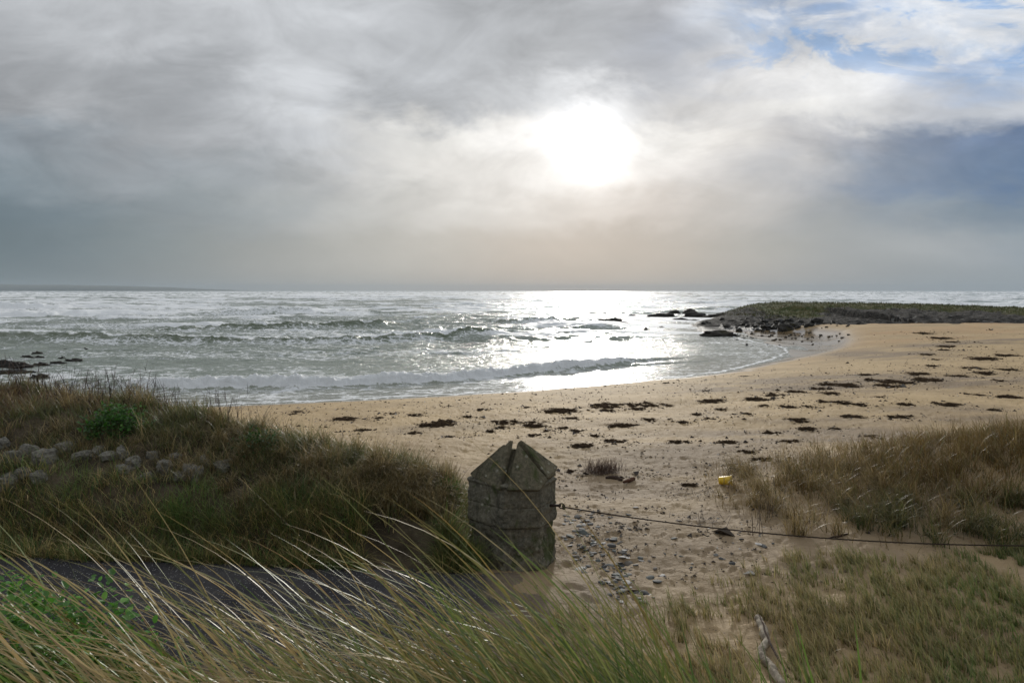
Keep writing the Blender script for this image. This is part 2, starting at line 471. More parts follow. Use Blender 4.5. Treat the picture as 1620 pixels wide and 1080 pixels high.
def m_sea():
    m, t, b = mat('sea_water')
    p = gpos(t)
    pw = t.vmul(p, (0.85, 1.0, 1.0))
    n1 = t.noise(pw, 1.1, 5, .62, .3); n2 = t.noise(pw, 5.5, 4, .6, .2)
    deep = t.mix(t.attr('crest'), (.25, .285, .235), (.085, .11, .055))
    col = t.mix(t.attr('shallow'), deep, (.21, .19, .135))
    t.put(b.inputs['Base Color'], col)
    b.inputs['Roughness'].default_value = .17
    b.inputs['IOR'].default_value = 1.33
    b.inputs['Specular IOR Level'].default_value = .24
    h = t.math('ADD', n1, t.math('MULTIPLY', n2, .28))
    bn = t.add('ShaderNodeBump'); t.put(bn.inputs['Height'], h); bn.inputs['Distance'].default_value = .42
    t.put(bn.inputs['Strength'], t.attr('rough'))
    t.put(b.inputs['Normal'], bn.outputs[0])
    # foam: lacy where thin, solid where thick
    pf = t.vadd(p, t.vmul(t.noise(p, .9, 4, .6, color=True), (1.6, 1.0, 0)))
    cell = t.voro(t.vmul(pf, (.6, 1, 1)), 1.6, 'DISTANCE_TO_EDGE')
    cell2 = t.voro(t.vmul(pf, (.55, 1, 1)), 4.6, 'DISTANCE_TO_EDGE')
    nf = t.noise(pw, 2.4, 6, .72, .6)
    lace = t.math('ADD', t.mapr(cell, .16, .0, 0, .30), t.mapr(cell2, .13, .0, 0, .20))
    s = t.math('ADD', t.attr('foam'), t.math('ADD', lace, t.math('MULTIPLY', t.math('SUBTRACT', nf, .5), 1.0)))
    ff = t.mapr(s, .62, .98)
    fo = t.add('ShaderNodeBsdfPrincipled')
    fo.inputs['Base Color'].default_value = (.88, .90, .91, 1)
    fo.inputs['Roughness'].default_value = .6
    fo.inputs['Subsurface Weight'].default_value = 0.0
    t.put(fo.inputs['Normal'], t.bump(t.noise(p, 5, 6, .75), 1.0, .16))
    mx = t.add('ShaderNodeMixShader'); t.put(mx.inputs[0], ff)
    t.l.new(b.outputs[0], mx.inputs[1]); t.l.new(fo.outputs[0], mx.inputs[2])
    t.l.new(mx.outputs[0], t.n['Material Output'].inputs[0])
    return m

def m_blade(name, gloss=.42, trans=.35):
    m, t, b = mat(name)
    c = t.attr('Col', 'Color')
    t.put(b.inputs['Base Color'], c)
    b.inputs['Roughness'].default_value = gloss
    b.inputs['Specular IOR Level'].default_value = .5
    tr = t.add('ShaderNodeBsdfTranslucent'); t.put(tr.inputs['Color'], c)
    mx = t.add('ShaderNodeMixShader'); mx.inputs[0].default_value = trans
    t.l.new(b.outputs[0], mx.inputs[1]); t.l.new(tr.outputs[0], mx.inputs[2])
    t.l.new(mx.outputs[0], t.n['Material Output'].inputs[0])
    return m

def m_rock(name, c1, c2, scale=6, lichen=None, rough=.85, rand=False, bump=.6, bd=.03, spec=.12):
    m, t, b = mat(name)
    p = t.add('ShaderNodeTexCoord').outputs['Object']
    oi = t.add('ShaderNodeObjectInfo').outputs
    pr = t.vadd(p, t.vmul(oi['Location'], (3.1, 1.7, 2.3)))
    n = t.noise(pr, scale, 6, .65)
    c = t.mix(t.mapr(n, .3, .7), c1, c2)
    if rand:
        k = t.ramp(oi['Random'], [(0, (.03, .03, .03)), (.22, (.06, .06, .055)), (.45, (.085, .095, .085)), (.62, (.13, .105, .08)), (.8, (.20, .19, .175)), (.91, (.55, .52, .48)), (1, (.08, .07, .09))], 'CONSTANT')
        c = t.mix(.75, c, k)
    if lichen:
        c = t.mix(t.mapr(t.noise(pr, scale * .6, 5, .6), .55, .68, 0, .8), c, lichen)
    t.put(b.inputs['Base Color'], c)
    b.inputs['Roughness'].default_value = rough
    b.inputs['Specular IOR Level'].default_value = spec
    t.put(b.inputs['Normal'], t.bump(t.noise(pr, scale * 3, 6, .7), bump, bd))
    return m

def m_plain(name, c, rough=.8, var=.25, scale=20, spec=.3):
    m, t, b = mat(name)
    p = t.add('ShaderNodeTexCoord').outputs['Object']
    n = t.noise(p, scale, 4, .6)
    t.put(b.inputs['Base Color'], t.mix(n, tuple(v * (1 - var) for v in c), tuple(min(1, v * (1 + var)) for v in c)))
    b.inputs['Roughness'].default_value = rough
    b.inputs['Specular IOR Level'].default_value = spec
    t.put(b.inputs['Normal'], t.bump(n, .3, .004))
    return m

SAND, SOIL, PATH, SPIT, SEA = m_sand(), m_soil(), m_path(), m_spit(), m_sea()
BLADE = m_blade('grass_blade')
BLADE_N = m_blade('marram_blade', .42, .4)
LEAF = m_blade('leaf', .4, .45)
TWIG = m_blade('twig', .7, .05)
WEED = m_rock('seaweed', (.030, .020, .012), (.095, .066, .044), 9, rough=.95, spec=0.0)

# ------------------------------------------------------------------ ground sheets
def build_ground():
    az = np.concatenate([np.linspace(-180, -62, 40, endpoint=False), np.linspace(-62, -44, 90, endpoint=False),
                         np.linspace(-44, 44, 760, endpoint=False), np.linspace(44, 62, 90, endpoint=False), np.linspace(62, 180, 41)])
    az = np.radians(az)
    r = np.concatenate([[.02, .3], np.geomspace(.6, 4, 40, endpoint=False), np.geomspace(4, 16, 260, endpoint=False),
                        np.geomspace(16, 60, 190, endpoint=False), np.geomspace(60, 180, 210, endpoint=False), np.geomspace(180, 420, 14)])
    A, RR = np.meshgrid(az, r)
    x = (RR * np.sin(A)).ravel(); y = (RR * np.cos(A)).ravel()
    z = H(x, y)
    sd = shore_d(x, y)
    nr, na = len(r), len(az)
    i = np.arange(nr - 1)[:, None] * na + np.arange(na - 1)[None]
    F = np.stack([i, i + 1, i + na + 1, i + na], -1).reshape(-1, 4)[:, ::-1]
    V = np.stack([x, y, z], 1)
    wf = sst(-2.0, 1.5, poly_sd(x, y, WETPOLY))
    hz = z
    wet = np.maximum(sst(.30, .02, hz + .05 * fbm(x * .5, y * .5, 3, 12)) * (sd < 8), wf)
    wet = np.maximum(wet, .0)
    orange = sst(-3, 6, poly_sd(x, y, np.array([P(*p) for p in [(1150, 600), (1300, 580), (1420, 560), (1620, 560), (1700, 520), (1290, 522), (1330, 545), (1250, 575)]]))) * .85
    orange = np.clip(orange * (.55 + .9 * fbm(x * .12, y * .2, 3, 14)), 0, .85)
    n = fbm(x * .28, y * .55, 4, 21)
    dirt_nearshade = np.zeros_like(x)
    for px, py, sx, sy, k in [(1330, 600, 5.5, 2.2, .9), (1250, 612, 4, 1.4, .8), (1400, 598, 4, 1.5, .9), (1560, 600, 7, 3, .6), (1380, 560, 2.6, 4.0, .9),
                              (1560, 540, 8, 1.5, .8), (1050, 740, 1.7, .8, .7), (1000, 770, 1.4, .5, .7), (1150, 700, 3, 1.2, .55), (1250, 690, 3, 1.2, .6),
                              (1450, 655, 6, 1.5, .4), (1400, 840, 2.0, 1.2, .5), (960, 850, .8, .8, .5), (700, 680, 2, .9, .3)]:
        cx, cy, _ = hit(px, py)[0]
        dirt_nearshade = np.maximum(dirt_nearshade, k * np.exp(-(((x - cx) / sx) ** 2 + ((y - cy) / sy) ** 2)))
    dirt_nearshade = np.clip(1.6 * dirt_nearshade * (1.0 + 1.3 * n) + .12 * sst(.1, .5, n) + .66 * sst(23, 8.5, np.hypot(x, y)), 0, 1) * sst(1, 3, sd)  # dirt zones, plus near sand painted darker in place of forward scatter farther off
    foot = np.interp(x, *FOOT)
    edge = y - foot + .22 * fbm(x * 1.6, y * 1.6, 4, 44)
    damp = sst(.9, .0, np.hypot((x - .9) / 1.0, (y - 6.9) / 1.1)) * .8
    sm = spit_mask(x, y)
    rd, rz = spit_parts(x, y)
    grassy = sst(17, 7, rd + 3 * fbm(x * .15, y * .15, 3, 66)) * sst(38, 46, x)
    grassy = np.maximum(grassy, .75 * sst(70, 90, x) * sst(24, 10, rd))
    pebble = sst(24, 15, rd) * sst(6, 13, rd) * sst(34, 46, x) * sst(105, 75, x)
    fc = F
    cx = x[fc].mean(1); cy = y[fc].mean(1)
    e = edge[fc].mean(1)
    px_edge = cx + .25 * fbm(cx * 1.2, cy * 1.2, 3, 47)
    is_path = (e < -.10 + .12 * fbm(cx * 1.5, cy * 1.5, 3, 48)) & (px_edge < .12 + .5 * sst(7.3, 5.5, cy)) & (cy > 4.6 + .2 * np.sin(cx)) & (cx > -25)
    is_spit = (sm[fc].mean(1) > .5) & (cx > 15) & (sd[fc].mean(1) > -9)
    fr = (cy - np.interp(cx, *FOOT)) / (np.interp(cx, *CRY) - np.interp(cx, *FOOT))
    is_dune = ((cx < -.45) & (fr > 0) & (fr < 2.5) & ~is_path) | ((cy < 4.5) & ~is_path & (cx < 1.5)) | (np.hypot(cx, cy) < 2.5)
    cls = np.where(is_path, 1, np.where(is_spit, 3, np.where(is_dune, 2, 0)))
    sandy = sst(-1.0, .5, x)
    at = dict(wet=wet, orange=orange, dirt_nearshade=dirt_nearshade, damp=damp, grassy=grassy, pebble=pebble, sandy=sandy)
    for k, nm, m_, keys in [(0, 'beach', SAND, ('wet', 'orange', 'dirt_nearshade', 'damp')), (1, 'path', PATH, ('sandy',)),
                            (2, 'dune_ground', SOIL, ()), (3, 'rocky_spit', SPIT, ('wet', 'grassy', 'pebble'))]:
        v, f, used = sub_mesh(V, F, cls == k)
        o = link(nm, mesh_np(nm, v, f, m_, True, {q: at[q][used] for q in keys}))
        tag(o, kind='structure')
build_ground()

# ------------------------------------------------------------------ the sea
def line(*pts):
    w = sorted(P(a, b, z) for a, b, z in pts)
    return np.array([p[0] for p in w]), np.array([p[1] for p in w])
def build_sea():
    az = np.radians(np.concatenate([np.linspace(-86, -42, 60, endpoint=False), np.linspace(-42, 42, 840, endpoint=False), np.linspace(42, 86, 60)]))
    r = np.concatenate([np.geomspace(20, 110, 560, endpoint=False), np.geomspace(110, 600, 330, endpoint=False), np.geomspace(600, 9000, 170)])
    A, RR = np.meshgrid(az, r)
    x = (RR * np.sin(A)).ravel(); y = (RR * np.cos(A)).ravel(); rr = RR.ravel()
    sd = shore_d(x, y)
    off = -sd
    dist = sst(0, 30, off)
    # swell trains rolling in
    wx = 14 * fbm(x / 70, y / 70, 2, 101); 
    z = np.zeros_like(x); crest = np.zeros_like(x)
    far = sst(48, 75, y)
    for L, a, ang, sd_ in [(21, .30, .10, 1), (13, .20, -.16, 2), (8.3, .12, .25, 3), (34, .22, -.04, 4)]:
        ph = (y * math.cos(ang) + x * math.sin(ang) + wx * (L / 20) + 3 * fbm(x / 25, y / 25, 2, 110 + sd_)) * 2 * math.pi / L
        env = np.clip(.55 + .9 * pn(x / (L * 1.7), y / (L * .8), 120 + sd_), 0, 1.3)
        s = .5 + .5 * np.cos(ph)
        z += a * env * (s ** 2.2 * 2 - .6) * far
        crest += a * env * s ** 4 * far
    # wind chop
    cx, cy = x * .6, y
    res = np.clip(rr * .006, .05, 40)
    for k, a in [(.22, .18), (.5, .14), (1.1, .085), (2.4, .042), (5, .016)]:
        ok = sst(1.2, .4, k * res)
        z += ok * a * (1 - 2.2 * np.abs(pn(cx * k + 5 * k, cy * k, int(k * 100)))) * (.12 + .88 * dist) * (.55 + .45 * sst(40, 90, y))
    foam = np.zeros_like(x)
    green = np.zeros_like(x)
    # named ridges seen near the shore: x line, height, front and back width, foam
    def ridge(L, hs, wf, wb, fm, gm, jag=.3, seed=5):
        nonlocal z, foam, green
        xs, ys = L
        yl = np.interp(x, xs, ys) + jag * fbm(x * .35, x * 0, 3, seed)
        ends = sst(xs[0] - 6, xs[0] + 3, x) * sst(xs[-1] + 5, xs[-1] - 4, x)
        h = np.interp(x, xs, hs) * ends * (1 + .40 * pn(x * .4, x * 0 + 3, seed + 2) + .25 * pn(x * 1.3, x * 0 + 3, seed + 3))
        d = y - yl
        s = np.where(d < 0, np.exp(-(d / wf) ** 2), np.exp(-(d / wb) ** 2))
        z += h * s
        if fm is not None:
            fmx = np.interp(x, xs, fm) * ends
            body = np.where(d < 0, np.exp(-(d / (wf * 1.45 * (1 + .35 * pn(x * 1.1, y * 0, seed + 9)))) ** 4), np.exp(-(d / (wb * .35)) ** 2))
            foam = np.maximum(foam, fmx * body)
            z += fmx * body * (.17 * fbm(x * 1.6, y * 2.2, 3, seed + 4) + .11 * np.abs(fbm(x * 4.5, y * 6, 3, seed + 5)))
            tr = np.exp(-np.clip(d, 0, 99) / 4.0) * (d > 0)
            foam = np.maximum(foam, fmx * tr * .42)
        green = np.maximum(green, gm * ends * np.where(d < 0, np.exp(-(d / wf) ** 2), 0))
    ridge(line((60, 607, .2), (200, 608, .2), (300, 607, .2), (420, 605, .2), (540, 603, .2), (700, 596, .2), (820, 586, .2), (930, 577, .2), (1010, 569, .2), (1080, 562, .2)),
          [.36, .42, .5, .56, .56, .5, .5, .46, .36, .12], .42, 1.7, [.1, .5, 1.3, 1.3, 1.3, 1.2, 1.15, .9, .2, 0], .0)
    ridge(line((880, 586, .05), (960, 580, .05), (1060, 574, .05), (1160, 566, .05)), [.12, .15, .13, .05], .25, 1.2, None, .2, seed=15)
    ridge(line((-300, 538, .2), (0, 537, .2), (150, 539, .2), (400, 541, .2), (540, 540, .2), (700, 534, .2), (830, 528, .2)),
          [.45, .5, .5, .55, .6, .6, .3], 1.3, 4, [.3, .2, .3, .45, .5, .4, .2], .8, 1.0, 25)
    ridge(line((230, 524, .2), (330, 521, .2), (480, 519, .2), (590, 516, .2), (640, 514, .2)), [.35, .65, .8, .8, .2], 1.6, 4, [.5, .6, .5, .4, 0], .85, .8, 35)
    ridge(line((780, 512, .2), (900, 509, .2), (1010, 507, .2)), [.4, .6, .3], 1.6, 5, [.1, .3, .3], .6, .8, 45)
    ridge(line((-300, 502, .3), (-20, 500, .3), (100, 498, .3), (220, 497, .3)), [.7, .9, .9, .3], 2.6, 7, [.8, .9, .9, .5], .2, 1.5, 55)
    ridge(line((-300, 489, .3), (-20, 488, .3), (160, 486, .3), (300, 487, .3)), [.9, 1.1, .9, .3], 4, 10, [.9, 1, .9, .3], .2, 2, 65)
    ridge(line((330, 497, .3), (420, 496, .3), (560, 493, .3)), [.5, .9, .5], 3, 8, [.5, .8, .3], .4, 2, 75)
    ridge(line((1350, 487, .3), (1480, 486, .3), (1620, 484, .3), (1750, 484, .3)), [.5, .8, .9, .6], 3.5, 8, [.6, .9, .9, .5], .4, 2, 85)
    # whitecaps and streaks farther out
    cap = sst(.17, .42, crest * (1 + .9 * fbm(x / 11, y / 6, 3, 140)))
    foam = np.maximum(foam, cap * .85 * far)
    st = .55 * fbm(x / 34, y / 8, 5, 150, .62) + .55 * fbm(x / 130, y / 34, 3, 151) * sst(60, 200, y) + .6 * fbm(x / 420, y / 130, 3, 152) * sst(200, 600, y)
    foam += sst(-.15, .40, st) * (.30 + .32 * sst(60, 170, y))
    foam += .15 * far + .19 + .16 * sst(-.2, .6, fbm(x / 9, y / 3, 4, 155, .6)) * (1 - far)
    # lace between the breaker and the sand, and the bright edge of the swash
    bx = np.interp(x, *line((60, 607, .2), (300, 607, .2), (540, 603, .2), (820, 586, .2), (1080, 562, .2)))
    inner = sst(2.0, -1.0, y - bx) * sst(16, 9, x)
    foam = np.maximum(foam, inner * (.50 + .24 * fbm(x * .4, y * .8, 3, 160)))
    edge = np.exp(-((sd + .22 + .22 * fbm(x * .7, y * .7, 3, 170)) / .20) ** 2) * (rr < 75)
    foam = np.maximum(foam, .9 * edge)
    foam = np.maximum(foam, .36 * sst(7, 1, off) * (rr < 70))
    # broken water round the rocks on the left
    foam = np.maximum(foam, .62 * np.exp(-(((x + 25) / 9) ** 2 + ((y - 37) / 8) ** 2)) * (1 + fbm(x * .5, y * .5, 2, 5)))
    calm = sst(26, 6, off) * sst(8, 18, x) * (rr < 130)
    foam *= 1 - .9 * np.clip(green, 0, 1)
    z *= (1 - .5 * calm); foam += .10 * calm * (off > .6)
    z *= .22 + .78 * sst(0.0, 9, off)
    z += .04 * np.exp(-(np.clip(off, 0, 99) / 2) ** 2) 
    rough = (.35 + .65 * sst(0, 14, off)) * .9
    V = np.stack([x, y, z - (rr / 9000) ** 2 * 1.0], 1)
    nr, na = len(r), len(az)
    i = np.arange(nr - 1)[:, None] * na + np.arange(na - 1)[None]
    F = np.stack([i, i + 1, i + na + 1, i + na], -1).reshape(-1, 4)[:, ::-1]
    keep = (sd[F].max(1) < 1.6)
    v, f, used = sub_mesh(V, F, keep)
    at = dict(foam=np.clip(foam, 0, 1.5), crest=np.clip(green, 0, 1), shallow=sst(9, 0, off) * .6, rough=rough)
    o = link('sea', mesh_np('sea', v, f, SEA, True, {k: q[used] for k, q in at.items()}))
    tag(o, kind='structure')
build_sea()

def build_headland():
    xs = np.linspace(-8400, -1800, 90); ys = np.linspace(6000, 7400, 12)
    X, Y = np.meshgrid(xs, ys); X = X.ravel(); Y = Y.ravel()
    e = np.interp(X, [-8400, -5200, -4200, -3500, -2800, -1800], [105, 75, 66, 48, 14, -12])
    q = (Y - 6000) / 1400
    z = e * np.sin(np.clip(q, 0, 1) * math.pi) ** .5 + 5 * fbm(X / 300, Y / 300, 3, 9) - 8
    n = 90
    i = np.arange(11)[:, None] * n + np.arange(n - 1)[None]
    F = np.stack([i, i + 1, i + n + 1, i + n], -1).reshape(-1, 4)
    m, t, b = mat('far_headland')
    t.put(b.inputs['Base Color'], t.mix(t.noise(gpos(t), .01, 4), (.05, .06, .04), (.12, .12, .09)))
    b.inputs['Roughness'].default_value = .95
    o = link('hills', mesh_np('hills', np.stack([X, Y, z], 1), F, m))
    tag(o, kind='structure')
build_headland()

# ------------------------------------------------------------------ grass, built blade by blade
def blades(root, L, W, phi, lean, curve, seg, c0, c1, twist=None, prof=.7):
    """root (N,3); lean, curve: radians from upright at root and gained by the tip; phi: compass of the lean"""
    n = len(root)
    t = np.linspace(0, 1, seg + 1)
    th = lean[:, None] + curve[:, None] * t[None] ** 1.25
    dl = (L / seg)[:, None]
    hx = np.concatenate([np.zeros((n, 1)), np.cumsum(np.sin(th[:, :-1]) * dl, 1)], 1)
    hz = np.concatenate([np.zeros((n, 1)), np.cumsum(np.cos(th[:, :-1]) * dl, 1)], 1)
    cx = root[:, 0, None] + hx * np.cos(phi)[:, None]
    cy = root[:, 1, None] + hx * np.sin(phi)[:, None]
    cz = root[:, 2, None] + hz
    tw = (rng.uniform(-.9, .9, n) if twist is None else twist)
    sx = -np.sin(phi + tw); sy = np.cos(phi + tw)
    w = W[:, None] * (1 - t[None]) ** prof * .5 + W[:, None] * .03
    wx = w * sx[:, None]; wy = w * sy[:, None]
    V = np.stack([np.stack([cx - wx, cy - wy, cz], -1), np.stack([cx + wx, cy + wy, cz], -1)], 2).reshape(n, -1, 3)
    b = np.arange(n)[:, None] * (2 * (seg + 1)) + np.arange(seg)[None] * 2
    F = np.stack([b, b + 1, b + 3, b + 2], -1).reshape(-1, 4)
    C = c0[:, None, :] * (1 - t[None, :, None]) + c1[:, None, :] * t[None, :, None]
    C = np.repeat(C[:, :, None, :], 2, 2).reshape(-1, 3)
    return V.reshape(-1, 3), F, C

def join(parts):
    V = []; F = []; C = []; o = 0
    for v, f, c in parts:
        V.append(v); F.append(f + o); C.append(c); o += len(v)
    return np.concatenate(V), np.concatenate(F), np.concatenate(C)

def veg(name, parts, m, parent=None, loc=None):
    V, F, C = join(parts) if isinstance(parts, list) else parts
    if loc is not None: V = V - np.array(loc)
    return link(name, mesh_np(name, V, F, m, True, None, {'Col': np.clip(C, 0, 1)}), parent, loc or (0, 0, 0))

def pal(n, cols, wts, var=.22):
    cols = np.array(cols, float); w = np.array(wts, float); w /= w.sum()
    c = cols[rng.choice(len(cols), n, p=w)]
    return c * rng.uniform(1 - var, 1 + var, (n, 1))
STRAW = (.36, .27, .13); STRAW2 = (.26, .20, .09); OLIVE = (.115, .115, .035); GREEN = (.07, .12, .028); DKGREEN = (.035, .065, .022)
RUST = (.12, .06, .03); BROWN = (.10, .07, .04); PALE = (.46, .38, .23)

def ground_pts(x, y, sink=.02):
    return np.stack([x, y, H(x, y) - sink], 1)

def bank_grass():
    nt = 15000; m = 13
    x = -16 + 15.6 * rng.random(nt) ** .8; f = rng.uniform(-.10, 2.1, nt); f[:5200] = rng.uniform(-.10, .34, 5200)
    y = np.interp(x, *FOOT) + f * (np.interp(x, *CRY) - np.interp(x, *FOOT))
    tphi = np.repeat(rng.normal(-1.6, 1.3, nt), m); thue = np.repeat(rng.uniform(.65, 1.3, nt), m); tl = np.repeat(rng.uniform(.6, 1.25, nt), m)
    x = np.repeat(x, m) + rng.normal(0, .035, nt * m); y = np.repeat(y, m) + rng.normal(0, .035, nt * m); f = np.repeat(f, m)
    cl = fbm(x * 1.7, y * 1.7, 3, 201); n = nt * m
    # bare earth shows low on the face and at the seaward end
    dens = np.where(f < .28, .60, .9) + .45 * cl
    dens = np.where((x < -3.3) & (f > .16) & (f < .40), .26 + .35 * cl, dens)
    dens = np.where((f < .33) & (x > -1.75) & (x < -.85), -.05 + .4 * cl, dens)
    k = rng.random(n) < dens
    x, y, f, cl = x[k], y[k], f[k], cl[k]; n = len(x); tphi, thue, tl = tphi[k], thue[k], tl[k]
    px = 810 + x / y * 1080
    root = ground_pts(x, y)
    hz = .5 + .5 * fbm(x * .8, y * .8, 2, 205)
    L = rng.uniform(.14, .34, n) * (.75 + .6 * hz) * np.where(f < .3, 1.25, 1)
    L *= np.interp(px, [0, 300, 560, 740], [1.0, .9, 1.05, .95]) * tl
    c = pal(n, [STRAW2, OLIVE, GREEN, DKGREEN, BROWN, STRAW], [2, 4, 2.0, 2, 2, 1])
    rust = sst(190, 40, px + 60 * cl) * sst(.45, .8, f)
    c = c * (1 - rust[:, None]) + pal(n, [RUST, (.17, .10, .05), STRAW2], [3, 2, 1]) * rust[:, None]
    gr = np.exp(-((px - 470) / 60) ** 2) * (f > .25) * sst(-.2, .3, cl)
    c = c * (1 - .8 * gr[:, None]) + pal(n, [DKGREEN, (.03, .09, .02)], [1, 1]) * .8 * gr[:, None]
    c = c * thue[:, None] * 1.25
    gp = (sst(.05, .35, fbm(x * .55, y * .9, 3, 209)) * .75)[:, None]
    c = c * (1 - gp) + gp * pal(n, [(.055, .12, .025), (.09, .15, .035), OLIVE], [2, 2, 1])
    tip = c * .6 + .4 * pal(n, [STRAW, PALE, STRAW2], [2, 1, 2])
    low = (f < .3)
    c[low] *= 1.7; tip[low] = c[low] * 1.1  # low face blades coloured lighter to offset the dense grass shading itself
    phi = rng.uniform(-math.pi, math.pi, n)
    phi = np.where(rng.random(n) < .75, tphi + rng.normal(0, .6, n), phi)
    parts = [blades(root, L, rng.uniform(.005, .010, n), phi, rng.uniform(.05, .9, n), rng.uniform(.3, 1.9, n), 4, c, tip)]
    o = veg('dune_grass', parts, BLADE)
    tag(o, kind='stuff')
    ts = []
    for i in range(330):
        tx = -12 + 11.3 * rng.random() ** .8; ff = rng.choice([rng.uniform(-.08, .25), rng.uniform(.3, 1.15), rng.uniform(.8, 1.15)])
        if -5.9 < tx < -3.4 and .12 < ff < .42: continue
        ty = np.interp(tx, *FOOT) + ff * (np.interp(tx, *CRY) - np.interp(tx, *FOOT))
        if -1.75 < tx < -.85 and ff < .3: continue
        mm = int(rng.integers(16, 60)); sp = rng.uniform(.03, .09)
        cols, wt = [([STRAW2, STRAW, BROWN], [2, 2, 1]), ([OLIVE, GREEN, STRAW2], [2, 2, 1]), ([DKGREEN, OLIVE], [1, 1]), ([STRAW2, OLIVE, RUST], [2, 1, 1])][int(rng.integers(4))]
        c = pal(mm, cols, wt) * rng.uniform(.9, 1.6)
        ts.append(blades(ground_pts(tx + rng.normal(0, sp, mm), ty + rng.normal(0, sp, mm)), rng.uniform(.22, .55) * rng.uniform(.6, 1.1, mm), rng.uniform(.006, .011, mm),
                         rng.uniform(-3.1, 3.1, mm), rng.uniform(0, .7, mm), rng.uniform(.5, 2.0, mm), 5, c, c * .5 + .5 * pal(mm, [PALE, STRAW, STRAW2], [1, 2, 2])))
    o = veg('marram_tufts', ts, BLADE_N); tag(o, kind='stuff')
    # thick shaggy marram hanging over the bare seaward end of the bank
    ts = []
    for i in range(85):
        if i < 62: tx = -2.75 + 1.95 * rng.random(); ff = rng.uniform(.32, .85)
        else: tx = -4.6 + 2.0 * rng.random(); ff = rng.uniform(.2, 1)
        ty = np.interp(tx, *FOOT) + ff * (np.interp(tx, *CRY) - np.interp(tx, *FOOT))
        m = 70
        rx = tx + rng.normal(0, .05, m); ry = ty + rng.normal(0, .05, m)
        c = pal(m, [STRAW2, OLIVE, BROWN, STRAW], [3, 3, 2, 1])
        ts.append(blades(ground_pts(rx, ry), rng.uniform(.25, .46, m), rng.uniform(.006, .010, m), rng.normal(-1.2, .8, m),
                         rng.uniform(.0, .7, m), rng.uniform(1.0, 2.3, m), 5, c, pal(m, [PALE, STRAW, STRAW2], [1, 2, 2])))
    o = veg('marram_fringe', ts, BLADE_N); tag(o, kind='stuff')
bank_grass()

def tussock(name, x, y, n, spread, L, cols, wts, bias=None, lab=None, cat='grass', w=.008, tips=None, grp=None, m=None, curve=(.6, 1.7)):
    rx = x + rng.normal(0, spread, n); ry = y + rng.normal(0, spread, n)
    c = pal(n, cols, wts)
    phi = rng.uniform(-math.pi, math.pi, n) if bias is None else rng.normal(bias, .9, n)
    tp = c * .5 + .5 * pal(n, tips or [STRAW, STRAW2], [1] * len(tips or [1, 1]))
    z = float(H(np.array([x]), np.array([y]))[0])
    o = veg(name, blades(ground_pts(rx, ry), L * rng.uniform(.6, 1.1, n), rng.uniform(.7, 1.2, n) * w, phi, rng.uniform(0, .5, n), rng.uniform(*curve, n), 5, c, tp), m or BLADE, loc=(x, y, z))
    tag(o, lab, cat, grp); return o
tussock('grass_tuft', -.70, 7.86, 420, .085, .50, [DKGREEN, GREEN, OLIVE], [3, 2, 1], -1.4, 'dark green tuft of long grass hanging against the left side of the stone gate pillar', w=.009)
tussock('grass_tuft', -.78, 8.75, 260, .07, .26, [(.06, .16, .02), GREEN], [2, 1], None, 'small bright green grass tuft on the bank top just left of the pillar cap', tips=[(.1, .2, .03)], w=.009, curve=(.3, 1))
tussock('grass_tuft', -.86, 9.15, 130, .07, .42, [OLIVE, STRAW2, BROWN], [2, 2, 1], None, 'upright dry grass tuft on the bank end outlined against the open sand', w=.008, curve=(.1, .7))

